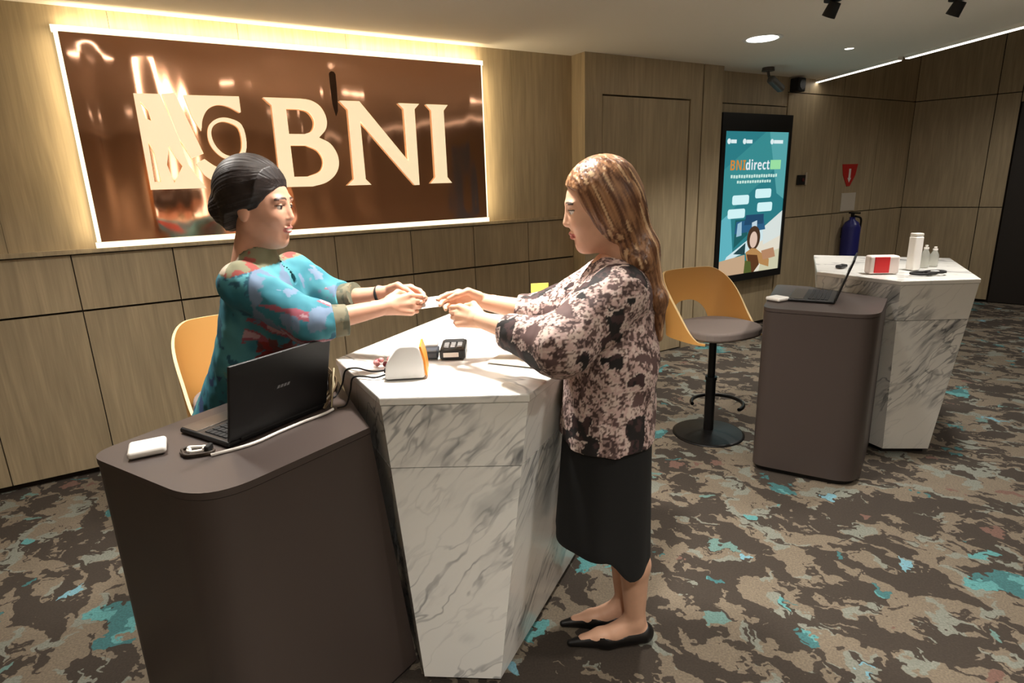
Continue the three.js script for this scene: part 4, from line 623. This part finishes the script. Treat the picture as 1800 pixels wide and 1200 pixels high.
    const id = (s, j, i) => (s * (K + 1) + j) * (N + 1) + i; for (let j = 0; j < K; j++) for (let i = 0; i < N; i++) { const A = id(0, j, i), B = id(0, j, i + 1), C = id(0, j + 1, i + 1), D = id(0, j + 1, i); idx.push(A, B, C, A, C, D); const a = id(1, j, i), b = id(1, j, i + 1), c = id(1, j + 1, i + 1), d = id(1, j + 1, i); idx.push(a, c, b, a, d, c); } for (let i = 0; i < N; i++) { const a = id(0, K, i), b = id(0, K, i + 1), c = id(1, K, i + 1), d = id(1, K, i); idx.push(a, b, c, a, c, d); }
    const g = new THREE.BufferGeometry(); g.setAttribute('position', new THREE.Float32BufferAttribute(pos, 3)); g.setIndex(idx); g.computeVertexNormals(); personMesh('skirt', [g], mat(lin(10, 10, 10), { roughness: 0.9 }), P, base); }
  // black court shoes, one mesh each
  for (const [a, dz] of [[aN, 0.012], [aF, 0.008]]) { const x0 = a[0], z0 = a[2]; const out = blend([cap([x0 + 0.03, 0.034, z0], [x0 - 0.1, 0.026, z0 + dz], 0.036, 0.037), cap([x0 - 0.1, 0.026, z0 + dz], [x0 - 0.225, 0.014, z0 + dz * 1.5], 0.035, 0.012)], 0.02), open = blend([cap([x0 + 0.012, 0.09, z0], [x0 - 0.075, 0.07, z0 + dz], 0.04, 0.036), cap([x0 - 0.075, 0.068, z0 + dz], [x0 - 0.14, 0.06, z0 + dz], 0.036, 0.027)], 0.03);
    const shoe = (x, y, z) => Math.max(Math.max(out(x, y, z), -open(x, y, z)), 0.002 - y); personMesh('shoe', [surfaceNets(shoe, [x0 - 0.26, -0.006, z0 - 0.07], [x0 + 0.09, 0.1, z0 + 0.08], 0.0035, () => LC(16, 15, 15))], vcol({ roughness: 0.35 }), P, base); }
}
// ---- the attendant: dark pinned-up hair, teal patterned tunic, reaching over the counter
{
  const base = [-1.03, 0, -2.07], P = thing('person', 'smiling attendant with pinned-up dark hair in teal patterned tunic', 'person', base);
  const SK = LC(208, 156, 130), H = headFrame([-0.75, 1.508, -1.845], -0.14, 0.1);
  const shN = [-0.79, 1.30, -1.735], elN = [-0.585, 1.172, -1.695], wrN = [-0.385, 1.195, -1.80], shF = [-0.72, 1.30, -1.995], elF = [-0.595, 1.185, -1.99], wrF = [-0.40, 1.215, -1.925];
  const bodyS = blend([capZ([-0.78, 1.26, -1.865], [-0.89, 1.0, -1.94], 0.085, 0.09, 1.2), capZ([-0.89, 1.0, -1.94], [-1.02, 0.84, -2.05], 0.09, 0.105, 1.2), cap(shN, elN, 0.042, 0.037), cap(elN, wrN, 0.038, 0.024), cap(shF, elF, 0.042, 0.037), cap(elF, wrF, 0.038, 0.024), cap([-0.785, 1.36, -1.85], [-0.79, 1.27, -1.86], 0.05, 0.08), cap([-1.02, 0.82, -2.0], [-1.03, 0.45, -2.02], 0.08, 0.05), cap([-1.03, 0.45, -2.02], [-1.05, 0.09, -2.02], 0.05, 0.035), cap([-1.02, 0.82, -2.12], [-1.03, 0.45, -2.13], 0.08, 0.05), cap([-1.03, 0.45, -2.13], [-1.05, 0.09, -2.13], 0.05, 0.035), cap([-1.05, 0.05, -2.02], [-0.91, 0.035, -2.01], 0.035, 0.028), cap([-1.05, 0.05, -2.13], [-0.91, 0.035, -2.14], 0.035, 0.028)], 0.02);
  const headS = (x, y, z) => { const l = H.toL(x, y, z); return faceSDF(l[0], l[1], l[2]); };
  const hN = handAt(wrN, [0.13, 0.0, -0.05], [0.05, 0.3, 1], 1), hF = handAt(wrF, [0.145, -0.01, 0.03], [0, 0.3, -1], 1);
  const skin = (x, y, z) => { const n = 1 + 0.04 * noise3(x * 60, y * 60, z * 60); return SK.map(c => c * n); };
  personMesh('body', [surfaceNets(bodyS, [-1.18, 0, -2.28], [-0.33, 1.4, -1.62], 0.009, skin), surfaceNets(headS, [-0.9, 1.29, -1.97], [-0.6, 1.66, -1.73], 0.0032, (x, y, z) => faceColour(H.toL(x, y, z), SK, true)), surfaceNets(hN, ...around([wrN[0] + 0.06, wrN[1], wrN[2] - 0.02], 0.11), 0.003, skin), surfaceNets(hF, ...around([wrF[0] + 0.06, wrF[1], wrF[2] + 0.01], 0.11), 0.003, skin)], skinMat, P, base);
  const hcap = ell([-0.028, 0.047, 0], [0.11, 0.106, 0.098]), nape = ell([-0.06, -0.03, 0], [0.06, 0.07, 0.07]), bun = ell([-0.115, -0.012, 0], [0.042, 0.052, 0.056]), sweep = ell([0.05, 0.07, 0.03], [0.055, 0.045, 0.06]);
  const line = y => y > 0.0 ? mix(0.028, 0.092, clamp(y / 0.085)) : mix(-0.03, 0.028, clamp(1 + y / 0.025));
  const hairS = (x, y, z) => { const l = H.toL(x, y, z); let d = smin(hcap(...l), nape(...l), 0.03); d = smin(d, bun(...l), 0.02); d = smin(d, sweep(...l), 0.02); const cut = l[0] - line(l[1]); d = Math.max(d, skullS(...l) - 0.0035 - 0.05 * sstep(0.0, 0.085, -cut)); d = -smin(-d, -cut, 0.004); d = Math.max(d, -0.085 - l[1]); const vx = l[0] + 0.115, vy = l[1] + 0.012, al = Math.atan2(l[2], 0.948 * vy - 0.317 * vx), ax = 0.948 * vx + 0.317 * vy; return d + 0.0012 * noise3(al * 16, ax * 9, 2) + 0.0005 * noise3(al * 40, ax * 14, 5); };
  personMesh('hair', [surfaceNets(hairS, [-0.93, 1.38, -1.98], [-0.63, 1.69, -1.72], 0.0036, (x, y, z) => cmix(LC(24, 18, 18), LC(44, 34, 32), 0.5 + 0.5 * noise3(x * 150, y * 60, z * 150)))], vcol({ roughness: 0.5 }), P, base);
  const slN = [-0.53, 1.172, -1.72], slF = [-0.555, 1.195, -1.975];
  const tuS = blend([capZ([-0.785, 1.25, -1.865], [-0.875, 1.02, -1.93], 0.112, 0.11, 1.2), capZ([-0.875, 1.02, -1.93], [-1.035, 0.72, -2.08], 0.112, 0.155, 1.15), ell([-0.715, 1.14, -1.865], [0.085, 0.1, 0.125]), cap([-0.795, 1.288, -1.75], elN, 0.07, 0.064), cap(elN, slN, 0.064, 0.05), cap([-0.73, 1.285, -1.98], elF, 0.068, 0.06), cap(elF, slF, 0.06, 0.05), cap([-0.785, 1.355, -1.855], [-0.79, 1.22, -1.86], 0.062, 0.1)], 0.03);
  const eN = norm([slN[0] - elN[0], slN[1] - elN[1], slN[2] - elN[2]]), eF = norm([slF[0] - elF[0], slF[1] - elF[1], slF[2] - elF[2]]), neckHole = blend([cap(H.toW([-0.025, -0.06, 0]), H.toW([-0.05, -0.19, 0]), 0.051, 0.053), cap(H.toW([-0.02, -0.13, 0]), [-0.69, 1.28, -1.86], 0.03, 0.016)], 0.02);
  const tunic = (x, y, z) => { let d = tuS(x, y, z) + 0.004 * noise3(x * 18, y * 12, z * 18) + 0.002 * noise3(x * 44, y * 30, z * 44); d = Math.max(d, 0.70 - y); const a = (x - slN[0]) * eN[0] + (y - slN[1]) * eN[1] + (z - slN[2]) * eN[2], b = (x - slF[0]) * eF[0] + (y - slF[1]) * eF[1] + (z - slF[2]) * eF[2]; if (a > -0.03 && x > -0.63 && z > -1.83) d = Math.max(d, a); if (b > -0.03 && x > -0.62 && z < -1.87) d = Math.max(d, b); return Math.max(d, -neckHole(x, y, z)); };
  const batik = (x, y, z) => { const n = fbm3(x * 9 + 1, y * 9 + 4, z * 9), m = fbm3(x * 22, y * 22 + 3, z * 22), st = noise3(x * 18 + y * 40, y * 14, z * 10); const ax = mix(-1.035, -0.785, clamp((y - 0.72) / 0.53)), front = x - ax; let c = cmix(LC(46, 120, 138), LC(86, 160, 172), sstep(-0.35, 0.4, n));
    if (m > 0.3) c = LC(44, 96, 118); if (y < 1.0 && m > 0.02 && n > -0.1) c = LC(96, 150, 146); if (y < 0.98 && m < -0.22) c = LC(50, 78, 120);
    if (front > 0.07 && y < 1.12 && m > -0.12) c = n > 0.05 ? LC(150, 48, 44) : LC(112, 60, 58); if (front > 0.02 && y > 1.1 && y < 1.24 && st > 0.12) c = st > 0.35 ? LC(196, 160, 170) : LC(160, 84, 100); if (front > 0.04 && y > 1.16 && m > 0.2) c = LC(110, 132, 160);
    if (y > 1.315 + 0.25 * Math.abs(front + 0.02) && front > -0.06) c = m > 0.28 ? LC(150, 70, 64) : LC(124, 122, 96); if (y > 1.325 && front < -0.03) c = LC(196, 180, 160); if (front < -0.085 && y > 1.24 && y < 1.3) c = LC(170, 64, 54); return c; };
  personMesh('tunic', [surfaceNets(tunic, [-1.26, 0.68, -2.32], [-0.48, 1.42, -1.58], 0.005, batik)], clothMat, P, base);
  for (const [s, e] of [[slN, eN], [slF, eF]]) { const d0 = cap([s[0] - e[0] * 0.012, s[1] - e[1] * 0.012, s[2] - e[2] * 0.012], [s[0] + e[0] * 0.042, s[1] + e[1] * 0.042, s[2] + e[2] * 0.042], 0.051, 0.047); const cuff = (x, y, z) => { const a = (x - s[0]) * e[0] + (y - s[1]) * e[1] + (z - s[2]) * e[2]; return Math.max(d0(x, y, z), a - 0.042, -0.004 - a) + 0.001 * noise3(x * 50, y * 50, z * 50); }; personMesh('cuff', [surfaceNets(cuff, ...around([s[0] + e[0] * 0.02, s[1] + e[1] * 0.02, s[2] + e[2] * 0.02], 0.075), 0.004, (x, y, z) => fbm3(x * 30, y * 30, z * 30) > 0.1 ? LC(126, 120, 98) : LC(96, 98, 82))], clothMat, P, base); }
  const wr = norm([wrF[0] - elF[0], wrF[1] - elF[1], wrF[2] - elF[2]]), band = new THREE.TorusGeometry(0.0275, 0.005, 10, 36); band.applyQuaternion(new THREE.Quaternion().setFromUnitVectors(V3(0, 0, 1), V3(...wr))); band.translate(wrF[0] - wr[0] * 0.035, wrF[1] - wr[1] * 0.035, wrF[2] - wr[2] * 0.035); personMesh('bracelet', [band], M.blackMatte, P, base);
  // long dark skirt
  const sk = new THREE.LatheGeometry([[0.0, 0.72], [0.13, 0.74], [0.15, 0.60], [0.15, 0.3], [0.16, 0.1], [0.152, 0.1], [0.14, 0.3], [0.13, 0.6]].map(p => new THREE.Vector2(...p)), 48); sk.scale(1, 1, 1.2); sk.translate(-1.03, 0, -2.075); personMesh('skirt', [sk], mat(lin(30, 34, 40), { roughness: 0.85 }), P, base);
  for (const dz of [0.05, -0.06]) { const x0 = -1.05, z0 = -2.075 + dz, out = blend([cap([x0 - 0.02, 0.035, z0], [x0 + 0.15, 0.022, z0], 0.04, 0.03), cap([x0 + 0.15, 0.02, z0], [x0 + 0.2, 0.014, z0], 0.03, 0.014)], 0.02), shoe = (x, y, z) => Math.max(out(x, y, z), 0.002 - y, y - 0.06); personMesh('shoe', [surfaceNets(shoe, [x0 - 0.09, -0.006, z0 - 0.06], [x0 + 0.24, 0.08, z0 + 0.06], 0.005, () => LC(18, 17, 17))], vcol({ roughness: 0.4 }), P, base); }
}
// the card passed between them
{ const g = rbox(0.086, 0.0012, 0.054, 0.0005, 0, 0, 0, 1); const o = solo('bank_card', g, mat(lin(206, 202, 196), { roughness: 0.3 }), 'pale card held between the two women\'s fingers', 'card', [-0.248, 1.192, -1.868], 0.15); o.rotation.x = 0.5; }
renderer.render(scene, camera);
